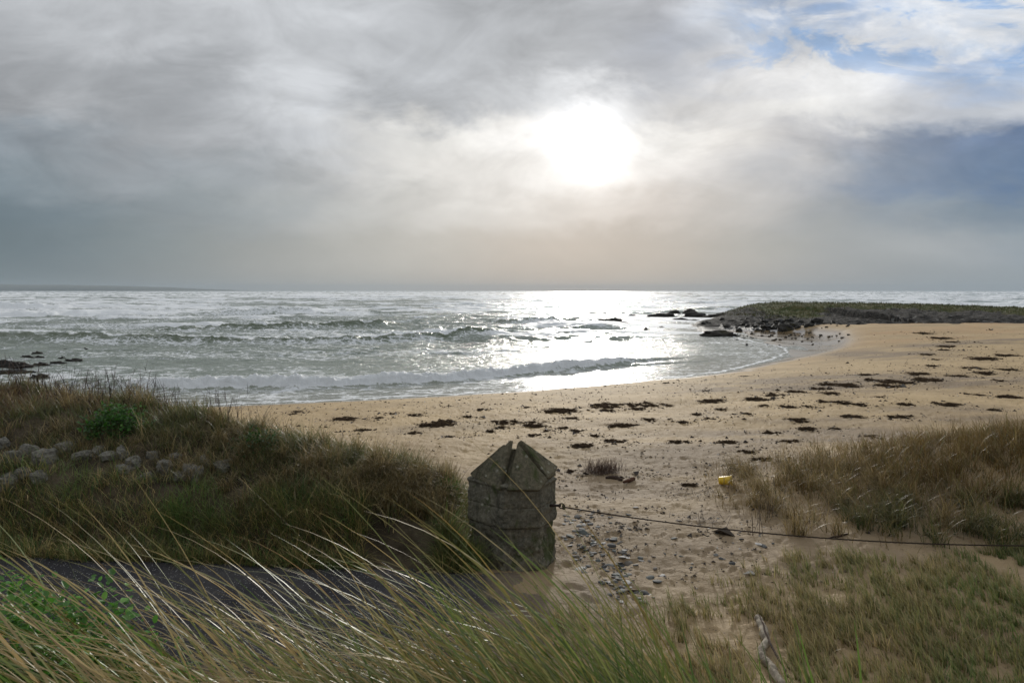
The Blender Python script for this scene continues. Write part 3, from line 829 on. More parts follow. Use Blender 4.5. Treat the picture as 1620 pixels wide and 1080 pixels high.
def right_grass():
    poly = np.array([(3.5, 10.3), (4.3, 8.9), (5.0, 8.45), (6.3, 8.2), (16, 7.6), (19, 14), (9, 15), (6.4, 13.9), (4.0, 12.8)])
    nt = 9500; m = 14; n = nt * m
    x = 3.0 + 14 * rng.random(nt) ** 1.15; y = rng.uniform(7.6, 15, nt)
    tphi = np.repeat(rng.normal(3.6, .9, nt), m); thue = np.repeat(rng.uniform(.55, 1.35, nt), m); tl = np.repeat(rng.uniform(.6, 1.3, nt), m)
    x = np.repeat(x, m) + rng.normal(0, .05, n); y = np.repeat(y, m) + rng.normal(0, .05, n)
    s = poly_sd(x, y, poly)
    cl = fbm(x * 1.6, y * 1.6, 3, 221)
    k = rng.random(n) < np.clip(.04 + sst(.1, 3.0, s + .9 * cl) * (.82 + .25 * cl), 0, 1) * (s > -.4)
    x, y, s, cl = x[k], y[k], s[k], cl[k]; n = len(x); tphi, thue, tl = tphi[k], thue[k], tl[k]
    L = rng.uniform(.20, .50, n) * (.8 + .4 * sst(0, 2.5, s)) * tl
    c = pal(n, [(.17, .105, .03), OLIVE, STRAW2, (.11, .07, .022), GREEN], [3.5, 2, 2, 4, .4]) * thue[:, None] * 1.15
    spr = sst(1.2, .2, s)[:, None]
    c = c * (1 - .6 * spr) + pal(n, [STRAW, STRAW2, BROWN], [2, 2, 1]) * .6 * spr
    o = veg('dune_grass', blades(ground_pts(x, y), L, rng.uniform(.006, .010, n), np.where(rng.random(n) < .8, tphi + rng.normal(0, .55, n), rng.uniform(-3.1, 3.1, n)),
            rng.uniform(.0, .8, n), rng.uniform(.3, 1.8, n), 4, c, c * .5 + .5 * pal(n, [STRAW, PALE, STRAW2, (.2, .13, .04)], [1.2, .8, 2, 3])), BLADE)
    tag(o, kind='stuff')
    ts = []
    for i in range(130):
        if i < 80:
            tx = 4.7 + 6 * rng.random(); ty = np.interp(tx, [4, 5, 6.3, 16], [8.9, 8.5, 8.3, 7.8]) + rng.uniform(-.05, 1.4)
            cols, wt = [DKGREEN, GREEN, OLIVE, STRAW2], [4, 2, 1.2, .7]
        else:
            tx = rng.uniform(3.6, 6.5); ty = rng.uniform(8.8, 12.6)
            cols, wt = [STRAW, STRAW2, OLIVE, BROWN], [2, 3, 1, 1]
        m = 55
        c = pal(m, cols, wt)
        ts.append(blades(ground_pts(tx + rng.normal(0, .07, m), ty + rng.normal(0, .07, m)), rng.uniform(.3, .62, m), rng.uniform(.006, .011, m),
                         rng.normal(-2.3, .9, m), rng.uniform(0, .7, m), rng.uniform(.7, 2.0, m), 6, c, c * .5 + .5 * pal(m, [PALE, STRAW, STRAW2], [1, 2, 2])))
    o = veg('marram_grass', ts, BLADE_N); tag(o, kind='stuff')
right_grass()

def low_grass():
    poly = np.array([P(*p, 1.7) for p in [(860, 985), (960, 955), (1060, 940), (1150, 915), (1230, 880), (1340, 868), (1480, 888), (1560, 862), (1720, 800), (2400, 790), (2400, 1200), (860, 1200)]] )
    n = 15500
    tx = rng.uniform(.1, 9.5, n); ty = rng.uniform(3.6, 8.2, n)
    s = poly_sd(tx, ty, poly)
    cl = fbm(tx * 1.3, ty * 1.3, 4, 231, .6)
    right = sst(1.5, 5.0, tx)
    p = np.clip(.05 + .75 * sst(-.25, 1.6, s + .9 * cl + .6 * right), 0, 1) * (s > -.2) * sst(-.75, .0, cl + .55 * sst(.5, 1.7, s))
    k = rng.random(n) < p
    tx, ty = tx[k], ty[k]; m = 9
    x = np.repeat(tx, m) + rng.normal(0, .022, len(tx) * m); y = np.repeat(ty, m) + rng.normal(0, .022, len(tx) * m)
    wx, wy, _ = zip(*hit([1197, 1206, 1210, 1206, 1218, 1230, 1240], [988, 1003, 1022, 1040, 1058, 1078, 1095]))
    dd = np.min([np.hypot(x - a + .02, y - b + .06) for a, b in zip(wx, wy)], 0)
    kk = (dd > .19) | (rng.random(len(x)) < .05)
    x, y = x[kk], y[kk]
    n = len(x)
    cl = fbm(x * .9, y * .9, 3, 236)
    gr = np.clip(.42 + .6 * cl + .5 * sst(1450, 1560, 810 + x / y * 1080), 0, 1)[:, None]
    c = pal(n, [STRAW2, BROWN, STRAW, OLIVE], [3, 2, 1, 2]) * (1 - gr) + pal(n, [GREEN, OLIVE, (.05, .10, .03)], [2, 2, 1]) * gr
    c = c * 1.6; tip = c * .45 + .55 * pal(n, [STRAW, PALE, (.17, .20, .07), STRAW2], [2, 2.0, 2, 1]) * 1.15
    o = veg('short_grass', blades(ground_pts(x, y, .01), rng.uniform(.06, .21, n), rng.uniform(.006, .011, n), rng.normal(2.6, .9, n),
            rng.uniform(0, .6, n), rng.uniform(.4, 1.5, n), 3, c, tip), BLADE_N)
    tag(o, kind='stuff')
low_grass()

G2_ = (.13, .16, .04)
def near_marram():
    ps = []
    def grp(n, x0, x1, y0, y1, L, lean, curve, cols, wts, tips, W=(.006, .0135), phi=(math.pi, .22), seg=12):
        x = rng.uniform(x0, x1, n); y = rng.uniform(y0, y1, n)
        c = pal(n, cols, wts) * 1.6
        q = rng.random((n, 1)) * .8
        ps.append(blades(ground_pts(x, y), rng.uniform(*L, n) * np.interp(y, [1.5, 2.6], [1, .95]), rng.uniform(*W, n), rng.normal(phi[0], phi[1], n), rng.uniform(*lean, n), rng.uniform(*curve, n),
                         seg, c, c * (1 - q) + q * pal(n, tips, [1] * len(tips)), rng.uniform(.3, 1.4, n) * rng.choice([-1, 1], n), .55))
    cl0 = [STRAW2, STRAW, G2_, (.09, .15, .03), (.22, .13, .05)]
    G1, G2, G3 = (.075, .125, .025), (.13, .16, .04), (.05, .085, .025)
    T = [STRAW, STRAW2, (.30, .17, .06), PALE]
    # the sweep in the middle
    grp(520, -.6, .75, 1.5, 2.2, (.70, 1.12), (.18, .62), (.35, .95), [G1, G2, G3, STRAW2], [3, 2, 3, 1], T)
    grp(420, -.4, .75, 1.35, 2.0, (.50, .85), (.05, .45), (.3, .9), [G1, G3, G2], [2, 3, 1], T)
    # bleached sweep on the left
    grp(400, -1.2, .35, 1.45, 2.15, (.70, 1.10), (.25, .70), (.8, 1.6), [STRAW2, STRAW, OLIVE, G2, (.25, .15, .06)], [3, 2, 2, 1.5, 1], T)
    grp(360, -1.1, .15, 1.35, 1.9, (.45, .75), (.3, .9), (.9, 1.7), [STRAW2, STRAW, OLIVE, BROWN], [3, 3, 2, 1], T)
    grp(200, -2.1, -.8, 1.4, 2.2, (.7, 1.05), (.35, .8), (.4, .9), [G2, G1, OLIVE, STRAW2], [2, 2, 2, 1], T)
    grp(520, -2.0, .45, 1.9, 2.75, (.45, .85), (.25, .8), (.8, 1.6), cl0, [3, 2, 2, 2, 1], T)
    grp(460, -1.6, .35, 2.0, 2.7, (.30, .55), (.4, 1.2), (.5, 1.3), [STRAW2, STRAW, BROWN, OLIVE, G3], [3, 2, 2, 2, 1], T)
    grp(320, -.3, .75, 1.9, 2.6, (.45, .80), (.15, .65), (.4, 1.0), [G1, G3, G2, STRAW2], [3, 3, 2, 1], T)
    grp(170, .3, 1.15, 1.9, 2.5, (.35, .65), (.1, .6), (.3, .9), [G1, G3, STRAW2], [2, 3, 1], [G2, STRAW2])
    # a few tall ones
    grp(46, -.85, .55, 1.5, 2.2, (1.15, 1.55), (.15, .50), (.55, 1.1), [G2, OLIVE, STRAW2], [2, 1, 2], T, (.005, .0075))
    grp(60, .35, .62, 1.55, 1.9, (.60, .85), (-.05, .25), (.05, .5), [G1, G3], [1, 1], [G2, STRAW2])
    grp(24, .80, 1.05, 1.7, 2.2, (.55, .80), (-.1, .2), (.1, .5), [G1, G3], [1, 1], [G2, STRAW2])
    grp(330, -1.3, .3, 1.6, 2.5, (.90, 1.35), (.22, .62), (.75, 1.5), [STRAW2, STRAW, G2, OLIVE, (.25, .15, .06)], [3, 2, 2, 2, 1], T, (.0075, .013))
    grp(330, -2.4, -1.0, 1.7, 2.6, (.8, 1.2), (.3, .7), (.6, 1.3), [G2, G1, (.12, .24, .03), STRAW2], [2, 2, 3, 1], T, (.0075, .013))
    # broad bleached leaves bent right over
    grp(9, -.55, -.1, 1.3, 1.5, (.55, .8), (.3, .6), (1.3, 1.9), [STRAW, PALE], [1, 1], [STRAW], (.009, .013))
    grp(5, .05, .5, 1.25, 1.5, (.45, .65), (.2, .5), (1.3, 1.9), [STRAW, (.25, .22, .12)], [1, 1], [STRAW], (.008, .011))
    o = veg('marram_grass', ps, BLADE_N); tag(o, kind='stuff')
near_marram()

# ------------------------------------------------------------------ leafy plants
def leaves(n, ell, size, cols, wts, shape=1.6):
    """a mound of folded leaves inside an ellipsoid sitting on z=0"""
    d = rng.normal(0, 1, (n, 3)); d[:, 2] = np.abs(d[:, 2]); d /= np.linalg.norm(d, axis=1)[:, None]
    r = rng.uniform(.45, 1.0, (n, 1)) ** .6
    lump = 1 + .25 * np.array([mnoise.noise(Vector(v * 2.3)) for v in d])[:, None] * 2
    p = d * r * lump * np.array(ell)
    az = rng.uniform(-math.pi, math.pi, n); el = rng.uniform(-.3, .9, n); s = size * rng.uniform(.6, 1.3, n)
    ax = np.stack([np.cos(az) * np.cos(el), np.sin(az) * np.cos(el), np.sin(el)], 1)
    sd = np.stack([-np.sin(az), np.cos(az), rng.uniform(-.4, .4, n)], 1)
    up = np.cross(ax, sd)
    a = ax * s[:, None]; b = sd * (s / shape)[:, None] * .5; u = up * (s * .12)[:, None]
    pts = [p, p + a * .3 + b + u, p + a * .72 + b * .85 + u, p + a, p + a * .72 - b * .85 + u, p + a * .3 - b + u]
    V = np.stack(pts, 1).reshape(-1, 3)
    i = np.arange(n)[:, None] * 6
    F = np.concatenate([i + np.array([[0, 1, 2, 3]]), i + np.array([[0, 3, 4, 5]])], 0)
    C = np.repeat(pal(n, cols, wts), 6, 0)
    return V, F, C
def bush(name, x, y, ell, n, size, cols, wts, lab, cat='plant', z=None):
    zz = float(H(np.array([x]), np.array([y]))[0]) - .03 if z is None else z
    root = bpy.data.objects.new(name, None); COL.objects.link(root); root.location = (x, y, zz)
    tag(root, lab, cat)
    veg('foliage', leaves(n, ell, size, cols, wts), LEAF, root)
    m = 40
    a = rng.uniform(-math.pi, math.pi, m)
    st = blades(np.stack([rng.normal(0, ell[0] * .15, m), rng.normal(0, ell[1] * .15, m), np.zeros(m)], 1), rng.uniform(.5, 1, m) * ell[2] * 1.2, np.full(m, .006), a,
                rng.uniform(.2, .9, m), rng.uniform(0, .4, m), 4, pal(m, [DKGREEN, BROWN], [1, 1]), pal(m, [GREEN], [1]))
    veg('stem', st, TWIG, root)
    return root
LG = [(.06, .17, .025), (.04, .11, .02), (.11, .25, .04)]
bush('leafy_plant', -5.95, 10.15, (.52, .40, .44), 1500, .055, LG, [3, 3, 1.5], 'bright green leafy plant growing on top of the bank above the loose stones')
bush('leafy_plant', -3.55, 9.5, (.42, .35, .34), 900, .04, [(.03, .08, .02), (.04, .11, .02)], [1, 1], 'dark green bush on the bank between the loose stones and the shaggy grass')
bush('leafy_plant', -1.72, 2.35, (.46, .30, .56), 4200, .034, [(.10, .28, .035), (.07, .19, .025), (.18, .38, .07)], [3, 3, 1], 'fresh green leafy plant among the tall grass in the bottom left corner')

def twiggy(name, x, y, n, spread, L, W, cols, lab, cat, side=3, curve=(.2, 1.2), lean=(0, .8), sink=.02, m=None):
    rx = x + rng.normal(0, spread[0], n); ry = y + rng.normal(0, spread[1], n)
    root = ground_pts(rx, ry, sink)
    LL = rng.uniform(*L, n); phi = rng.uniform(-math.pi, math.pi, n); le = rng.uniform(*lean, n); cu = rng.uniform(*curve, n)
    c = pal(n, cols, [1] * len(cols))
    ps = [blades(root, LL, np.full(n, W), phi, le, cu, 7, c, c, np.zeros(n), .4)]
    # side twigs leave the stems part way up
    for k in range(side):
        t = rng.uniform(.25, .85, n); th = le + cu * t * .5
        r2 = root + np.stack([np.sin(th) * np.cos(phi), np.sin(th) * np.sin(phi), np.cos(th)], 1) * (LL * t)[:, None]
        ps.append(blades(r2, LL * rng.uniform(.15, .4, n), np.full(n, W * .7), phi + rng.normal(0, 1.2, n), th + rng.uniform(-.6, .6, n), rng.uniform(-.4, .8, n), 3, c, c, np.zeros(n), .4))
    z = float(H(np.array([x]), np.array([y]))[0])
    o = veg(name, ps, m or TWIG, loc=(float(x), float(y), z)); tag(o, lab, cat); return o
TW = [(.055, .03, .022), (.08, .045, .03), (.05, .04, .03)]
bl = ['tangled leafless bramble on the skyline of the bank at its far left end', 'arching leafless bramble against the surf behind the bank', 'thin bare bramble stems beside the bright green leafy plant on the bank top', 'sparse bare bramble twigs on the bank where the sand begins behind']
for (bx, by, n, sp), lb in zip([(-8.3, 12.0, 130, (.55, .4)), (-7.2, 11.8, 70, (.5, .3)), (-6.1, 11.3, 90, (.6, .3)), (-4.3, 10.6, 60, (.9, .3))], bl):
    twiggy('bramble', bx, by, n, sp, (.35, .85), .0085, TW, lb, 'bramble', 3, (.2, 2.0), (0, .5), .05)
hx, hy, _ = hit(952, 748)[0]
twiggy('dry_shrub', hx, hy, 420, (.16, .10), (.14, .34), .006, [(.11, .06, .04), (.15, .09, .055), (.08, .05, .035)], 'low brown leafless shrub alone on the sand right of the pillar', 'shrub', 4, (-.2, .5), (.1, 1.3))
for (qx, qy), lb in zip([(1212, 820), (1196, 845), (1232, 800)], ['tallest bare stalk standing in the sand behind the rope', 'short broken dead stalk just behind the rope', 'thin dead stalk beside the sparse edge of the dry grass']):
    gx, gy, _ = hit(qx, qy)[0]
    twiggy('dead_stalk', gx, gy, 7, (.05, .04), (.22, .48), .011, [(.20, .16, .11), (.13, .10, .07)], lb, 'dead plant', 2, (-.3, .7), (0, .35))
for (qx, qy), lb in zip([(1118, 832 - 6), (1100, 782), (1185, 740), (600, 700)], ['flat tangle of dead roots on open sand near the middle of the rope', 'flat tangle of dry twigs on the sand below the yellow tub', 'dark tangle of twigs at the left tip of the dry grass', 'bare twigs at the edge of the bank']):
    if qx == 600: continue
    gx, gy, _ = hit(qx, qy)[0]
    twiggy('twig_tangle', gx, gy, 46, (.16, .12), (.10, .26), .006, [(.07, .05, .035), (.16, .12, .08)], lb, 'twigs', 2, (-.3, 1.2), (.8, 1.5), 0.0)

# ------------------------------------------------------------------ gate pillar
def m_pillar(name, c1, c2, moss, sc_):
    m, t, b = mat(name)
    p = t.add('ShaderNodeTexCoord').outputs['Object']
    n = t.noise(p, 2.6, 7, .68, .4); f = t.noise(p, 26, 5, .7)
    c = t.mix(t.mapr(n, .32, .68), c1, c2)
    c = t.mix(t.mapr(f, .4, .7, 0, .5), c, tuple(v * 1.7 for v in c2))
    c = t.mix(t.mapr(t.noise(t.vmul(p, (1, 1, .6)), 3.6, 6, .65, .5), .52, .64, 0, .85), c, moss)
    # pale lichen discs and dark pits
    c = t.mix(t.math('MULTIPLY', t.mapr(t.voro(p, 11), .26, .18), t.mapr(t.noise(p, 2.2, 3), .50, .6)), c, (.30, .29, .23))
    c = t.mix(t.math('MULTIPLY', t.mapr(t.voro(t.vadd(p, (3.1, 2, 1)), 30), .2, .1), .7), c, (.02, .02, .015))
    # water stains running down
    c = t.mix(t.mapr(t.noise(t.vmul(p, (9, 9, 1.1)), 1.0, 4, .6), .55, .72, 0, .55), c, (.035, .034, .028))
    t.put(b.inputs['Base Color'], c)
    b.inputs['Roughness'].default_value = .93; b.inputs['Specular IOR Level'].default_value = .12
    h = t.math('ADD', t.math('MULTIPLY', t.noise(p, 9, 8, .72), 1.0), t.math('MULTIPLY', f, .4))
    t.put(b.inputs['Normal'], t.bump(h, .9, .03))
    return m
STONE = m_pillar('weathered_render', (.085, .082, .066), (.185, .170, .130), (.070, .085, .035), 1)
SLAB = m_pillar('cast_slab', (.080, .075, .052), (.165, .145, .100), (.065, .080, .030), 1)
IRON = m_plain('rusty_iron', (.035, .024, .02), .7, .4, 40)
def ngon_col(poly, zs, insets, per=14, amp=.012, freq=5.0, cap=True):
    """a wall of displaced rings round a plan polygon"""
    poly = np.array(poly, float); n = len(poly); c = poly.mean(0)
    ring = []
    for i in range(n):
        a, b = poly[i], poly[(i + 1) % n]
        for k in range(per):
            ring.append(a + (b - a) * k / per)
    ring = np.array(ring); m = len(ring)
    V = []
    for z, s in zip(zs, insets):
        for q in ring:
            d = (q - c); d = d / np.linalg.norm(d)
            p = q - d * s
            w = mnoise.fractal(Vector((p[0] * freq, p[1] * freq, z * freq)), .9, 2.2, 5) * amp
            V.append((p[0] + d[0] * w, p[1] + d[1] * w, z))
    F = []
    for j in range(len(zs) - 1):
        for i in range(m):
            F.append((j * m + i, j * m + (i + 1) % m, (j + 1) * m + (i + 1) % m, (j + 1) * m + i))
    if cap:
        V.append((c[0], c[1], zs[-1])); k = len(V) - 1; j = (len(zs) - 1) * m
        for i in range(0, m, 2):
            F.append((j + i, j + i + 1, j + (i + 2) % m, k))
    return np.array(V), np.array(F)
def slab(poly, thick, m, name, parent):
    bm = bmesh.new()
    P_ = [Vector(p) for p in poly]
    nn = (P_[1] - P_[0]).cross(P_[-1] - P_[0]).normalized()
    if nn.y > 0 and abs(nn.y) > .3 and name == 'cap_slab' and False: nn = -nn
    v0 = [bm.verts.new(p) for p in P_]; v1 = [bm.verts.new(p - nn * thick) for p in P_]
    bm.faces.new(v0); bm.faces.new(v1[::-1])
    for i in range(len(P_)):
        j = (i + 1) % len(P_)
        bm.faces.new((v0[i], v1[i], v1[j], v0[j]))
    bmesh.ops.recalc_face_normals(bm, faces=bm.faces)
    bmesh.ops.bevel(bm, geom=list(bm.edges), offset=.007, segments=2, affect='EDGES')
    bmesh.ops.triangulate(bm, faces=bm.faces)
    bmesh.ops.subdivide_edges(bm, edges=[e for e in bm.edges if e.calc_length() > .06], cuts=7, use_grid_fill=True)
    for v in bm.verts:
        v.co += mnoise.noise_vector(v.co * 9) * .006 + mnoise.noise_vector(v.co * 34) * .004
    me = bpy.data.meshes.new(name); bm.to_mesh(me); bm.free(); me.materials.append(m)
    return link(name, me, parent)
def build_pillar():
    root = bpy.data.objects.new('gate_pillar', None); COL.objects.link(root); root.location = (0.005, 7.98, 1.62)
    tag(root, 'weathered stone gate pillar with a pointed cap of leaning slabs, a rope tied to it', 'pillar')
    A, B, C_, D, E, F_ = (-.545, .12), (-.10, -.26), (.33, -.21), (.53, .12), (.28, .48), (-.26, .50)
    hexa = [A, B, C_, D, E, F_]
    zs = np.concatenate([np.linspace(.40, .43, 3), np.linspace(.46, .88, 22), [.9, .92, .94]])
    ins = np.concatenate([[.05, .015, 0], np.interp(np.linspace(.46, .88, 22), [.46, .88], [0, .012]), [.0, -.004, .02]])
    zs2 = np.linspace(.40, .94, 64); ins = np.interp(zs2, zs, ins); ins = ins + .012 * np.exp(-((zs2 - .655) / .008) ** 2); zs = zs2
    v, f = ngon_col(hexa, zs, ins, 34, .016, 9.0)
    link('shaft', mesh_np('shaft', v, f, STONE), root)
    zs = np.linspace(-.15, .405, 46)
    v, f = ngon_col(hexa, zs, np.interp(zs, [-.15, 0, .12, .405], [-.01, .0, .015, .045]), 30, .040, 6.5)
    link('plinth', mesh_np('plinth', v, f, STONE), root)
    # core behind the slabs
    v, f = ngon_col([(p[0] * .78, p[1] * .78 + .02) for p in hexa], np.linspace(.92, 1.28, 8), np.linspace(0, .30, 8), 8, .01, 5)
    link('cap_core', mesh_np('cap_core', v, f, SLAB), root)
    T = .07
    slab([(-.50, .09, .955), (-.155, -.265, .885), (-.030, .06, 1.405), (-.40, .035, 1.045)][::1], T, SLAB, 'cap_slab', root)
    slab([(-.06, -.315, .905), (.31, -.27, .895), (.415, -.19, .985), (.065, .02, 1.375)], T, SLAB, 'cap_slab', root)
    slab([(.42, -.10, .99), (.50, .02, .985), (.555, .10, 1.075), (.105, .10, 1.40)], T, SLAB, 'cap_slab', root)
    slab([(.54, .20, .96), (.32, .50, .94), (.14, .24, 1.25)], T, SLAB, 'cap_slab', root)
    slab([(.24, .55, .94), (-.24, .56, .94), (.03, .28, 1.24)], T, SLAB, 'cap_slab', root)
    slab([(-.32, .52, .94), (-.52, .20, .96), (-.10, .17, 1.33)], T, SLAB, 'cap_slab', root)
    # iron ring on the seaward face
    bm = bmesh.new()
    bmesh.ops.create_cone(bm, segments=10, radius1=.016, radius2=.016, depth=.16, cap_ends=True, matrix=Matrix.Translation((.50, .0, .625)) @ Matrix.Rotation(R(90), 4, 'Y'))
    n1, n2 = 20, 8
    vs = []
    for i in range(n1):
        a = 2 * math.pi * i / n1
        for j in range(n2):
            b = 2 * math.pi * j / n2
            rr = .030 + .007 * math.cos(b)
            vs.append(bm.verts.new((.585 + rr * math.cos(a) * .6, .0 + rr * math.cos(a) * .8, .62 + rr * math.sin(a))) if False else bm.verts.new((.585 + rr * math.cos(a), .007 * math.sin(b), .62 + rr * math.sin(a))))
    for i in range(n1):
        for j in range(n2):
            bm.faces.new((vs[i * n2 + j], vs[((i + 1) % n1) * n2 + j], vs[((i + 1) % n1) * n2 + (j + 1) % n2], vs[i * n2 + (j + 1) % n2]))
    me = bpy.data.meshes.new('iron_ring'); bm.to_mesh(me); bm.free(); me.materials.append(IRON)
    for p in me.polygons: p.use_smooth = True
    link('iron_ring', me, root)
build_pillar()

def tube(pts, rad, sides=8, jit=0.0):
    pts = np.array(pts, float); n = len(pts)
    rad = np.full(n, rad) if np.isscalar(rad) else np.array(rad)
    V = []
    for i in range(n):
        t = Vector(pts[min(i + 1, n - 1)] - pts[max(i - 1, 0)]).normalized()
        u = t.cross(Vector((0, 0, 1)));  u = Vector((1, 0, 0)) if u.length < .05 else u.normalized()
        w = u.cross(t)
        for k in range(sides):
            a = 2 * math.pi * k / sides
            q = Vector(pts[i]) + (u * math.cos(a) + w * math.sin(a)) * rad[i] * (1 + jit * mnoise.noise(Vector((i * .10, k * .9, 3.3))))
            V.append(q)
    F = [(i * sides + k, i * sides + (k + 1) % sides, (i + 1) * sides + (k + 1) % sides, (i + 1) * sides + k) for i in range(n - 1) for k in range(sides)]
    return np.array([tuple(v) for v in V]), np.array(F)

def build_rope():
    a = np.array([.62, 7.98, 2.225]); b = np.array([9.2, 7.35, 2.16])
    t = np.linspace(0, 1, 400)[:, None]
    p = a + (b - a) * t; p[:, 2] -= (4 * t * (1 - t) * .30)[:, 0]
    ps = []
    for k in range(3):
        ph = t[:, 0] * 260 + k * 2.094
        q = p.copy(); q[:, 1] += .0055 * np.cos(ph); q[:, 2] += .0045 * np.sin(ph)
        v, f = tube(q, .0044, 5); ps.append((v, f, np.zeros((len(v), 3))))
    # the knot at the ring
    k = np.linspace(0, 1, 60)[:, None]
    q = np.concatenate([a[0] - .015 + .025 * k, a[1] + .022 * np.cos(k * 25), a[2] + .022 * np.sin(k * 25)], 1)
    v, f = tube(q, .009, 6); ps.append((v, f, np.zeros((len(v), 3))))
    V, F, _ = join(ps)
    o = link('rope', mesh_np('rope', V - a, F, m_plain('tarred_rope', (.045, .032, .024), .85, .35, 60)), None, tuple(a))
    tag(o, 'thin dark brown rope stretched low from the pillar across the sand', 'rope')
build_rope()

# ------------------------------------------------------------------ stones
def rock_mesh(name, seed, box=.55, rough=.2, sub=3, m=None, flat=False):
    rs = random.Random(seed)
    bm = bmesh.new(); bmesh.ops.create_icosphere(bm, subdivisions=sub, radius=1)
    off = Vector((rs.random() * 40, rs.random() * 40, rs.random() * 40))
    planes = [(Vector((rs.gauss(0, 1), rs.gauss(0, 1), rs.gauss(0, 1))).normalized(), rs.uniform(.62, .85)) for _ in range(7)]
    for v in bm.verts:
        c = v.co.copy()
        mx = max(abs(c.x), abs(c.y), abs(c.z)); c = c.lerp(c / mx * .85, box)
        for n_, d in planes:
            e = c.dot(n_) - d
            if e > 0: c -= n_ * e * .85
        c *= 1 + rough * mnoise.fractal(v.co * 1.6 + off, .9, 2.1, 4)
        v.co = c * .5
    me = bpy.data.meshes.new(name); bm.to_mesh(me); bm.free()
    for p in me.polygons: p.use_smooth = not flat
    if m: me.materials.append(m)
    return me
GREY = m_rock('grey_stone', (.11, .105, .093), (.29, .275, .235), 7, (.17, .165, .11), .9, bump=.7, bd=.02)
WALLROCK = [rock_mesh('stone', 300 + i, .45, .22, 4, GREY, True) for i in range(6)]
stones = [(4, 699, 20, 22), (17, 723, 28, 33), (45, 712, 26, 24), (73, 724, 40, 29), (103, 708, 29, 24), (131, 721, 32, 18), (153, 713, 21, 18), (174, 723, 28, 17),
          (193, 716, 21, 24), (212, 731, 24, 18), (241, 719, 20, 20), (261, 738, 27, 28), (277, 723, 17, 15), (304, 746, 29, 35), (322, 728, 15, 18), (356, 733, 31, 15),
          (9, 758, 40, 28), (36, 748, 24, 20), (196, 742, 24, 14), (286, 752, 22, 16), (232, 752, 22, 16), (60, 752, 26, 20), (-14, 724, 26, 30)]
labs = {0: 'dark loose stone at the left edge, highest of the collapsed wall', 1: 'upright pale topped stone second from the left in the collapsed wall', 3: 'widest blocky stone of the collapsed wall with a pale chipped top edge',
        4: 'rounded stone standing up behind the widest block of the collapsed wall', 6: 'small squarish stone directly below the bright green leafy plant', 13: 'tall wedge shaped stone near the right end of the collapsed wall',
        15: 'flat stone with a pale upper face at the right end of the collapsed wall', 16: 'big dark stone low on the bank at the left edge', 11: 'grey block leaning left beside the tall wedge shaped stone',
        5: 'low rounded stone half hidden by grass right of the widest block'}
for i, (px, py, w, h) in enumerate(stones):
    X, Y, Z = hit(px, py + h * .25)[0]
    s = Y / 1080
    o = link('wall_stone', WALLROCK[i % 6], None, (float(X), float(Y) + .02, float(Z) + h * s * .12), (rng.uniform(-.2, .2), rng.uniform(-.25, .25), rng.uniform(0, 6.28)), (w * s * 1.15, w * s * 1.05, h * s * 1.25))
    tag(o, labs.get(i, 'loose grey stone of the collapsed wall on the bank face, partly hidden by grass'), 'stone', 'loose stones of the collapsed wall')

PEBM = m_rock('pebble', (.06, .065, .07), (.17, .17, .165), 12, None, .75, rand=True, bump=.3, bd=.004, spec=.25)
PEBS = [rock_mesh('pebble', 400 + i, .35, .22, 2, PEBM) for i in range(7)]
def pebbles():
    n = 0
    spots = []
    for _ in range(1200):
        t = rng.random()
        # a band running from the pillar foot towards the camera
        px = np.interp(t, [0, .35, .7, 1], [925, 935, 975, 990]) + rng.normal(0, np.interp(t, [0, .4, 1], [34, 34, 24]))
        py = np.interp(t, [0, 1], [812, 945]) + rng.normal(0, 10)
        if px > 892 + 2 * max(0, (py - 880)) * .6 and len(spots) < 255: spots.append((px, py, 1))
    for _ in range(45):
        spots.append((rng.uniform(895, 1230), rng.uniform(815, 900), 0))
    pts = hit([s[0] for s in spots], [s[1] for s in spots])
    for (px, py, k), (X, Y, Z) in zip(spots, pts):
        s = float(np.clip(rng.lognormal(-2.95, .40), .025, .115)) * (1 if k else .8)
        o = link('pebble', PEBS[n % 7], None, (float(X), float(Y), float(Z) + s * .05), (rng.uniform(-.3, .3), rng.uniform(-.3, .3), rng.uniform(0, 6.28)),
                 (s * rng.uniform(.9, 1.6), s, s * rng.uniform(.16, .38)))
        if k: tag(o, 'flat beach pebble lying in the stony streak between the pillar and the short grass', 'pebble', 'pebbles in the streak beside the pillar')
        else: tag(o, 'scattered pebble lying alone on the sand under the rope', 'pebble', 'pebbles scattered on the sand under the rope')
        n += 1
pebbles()

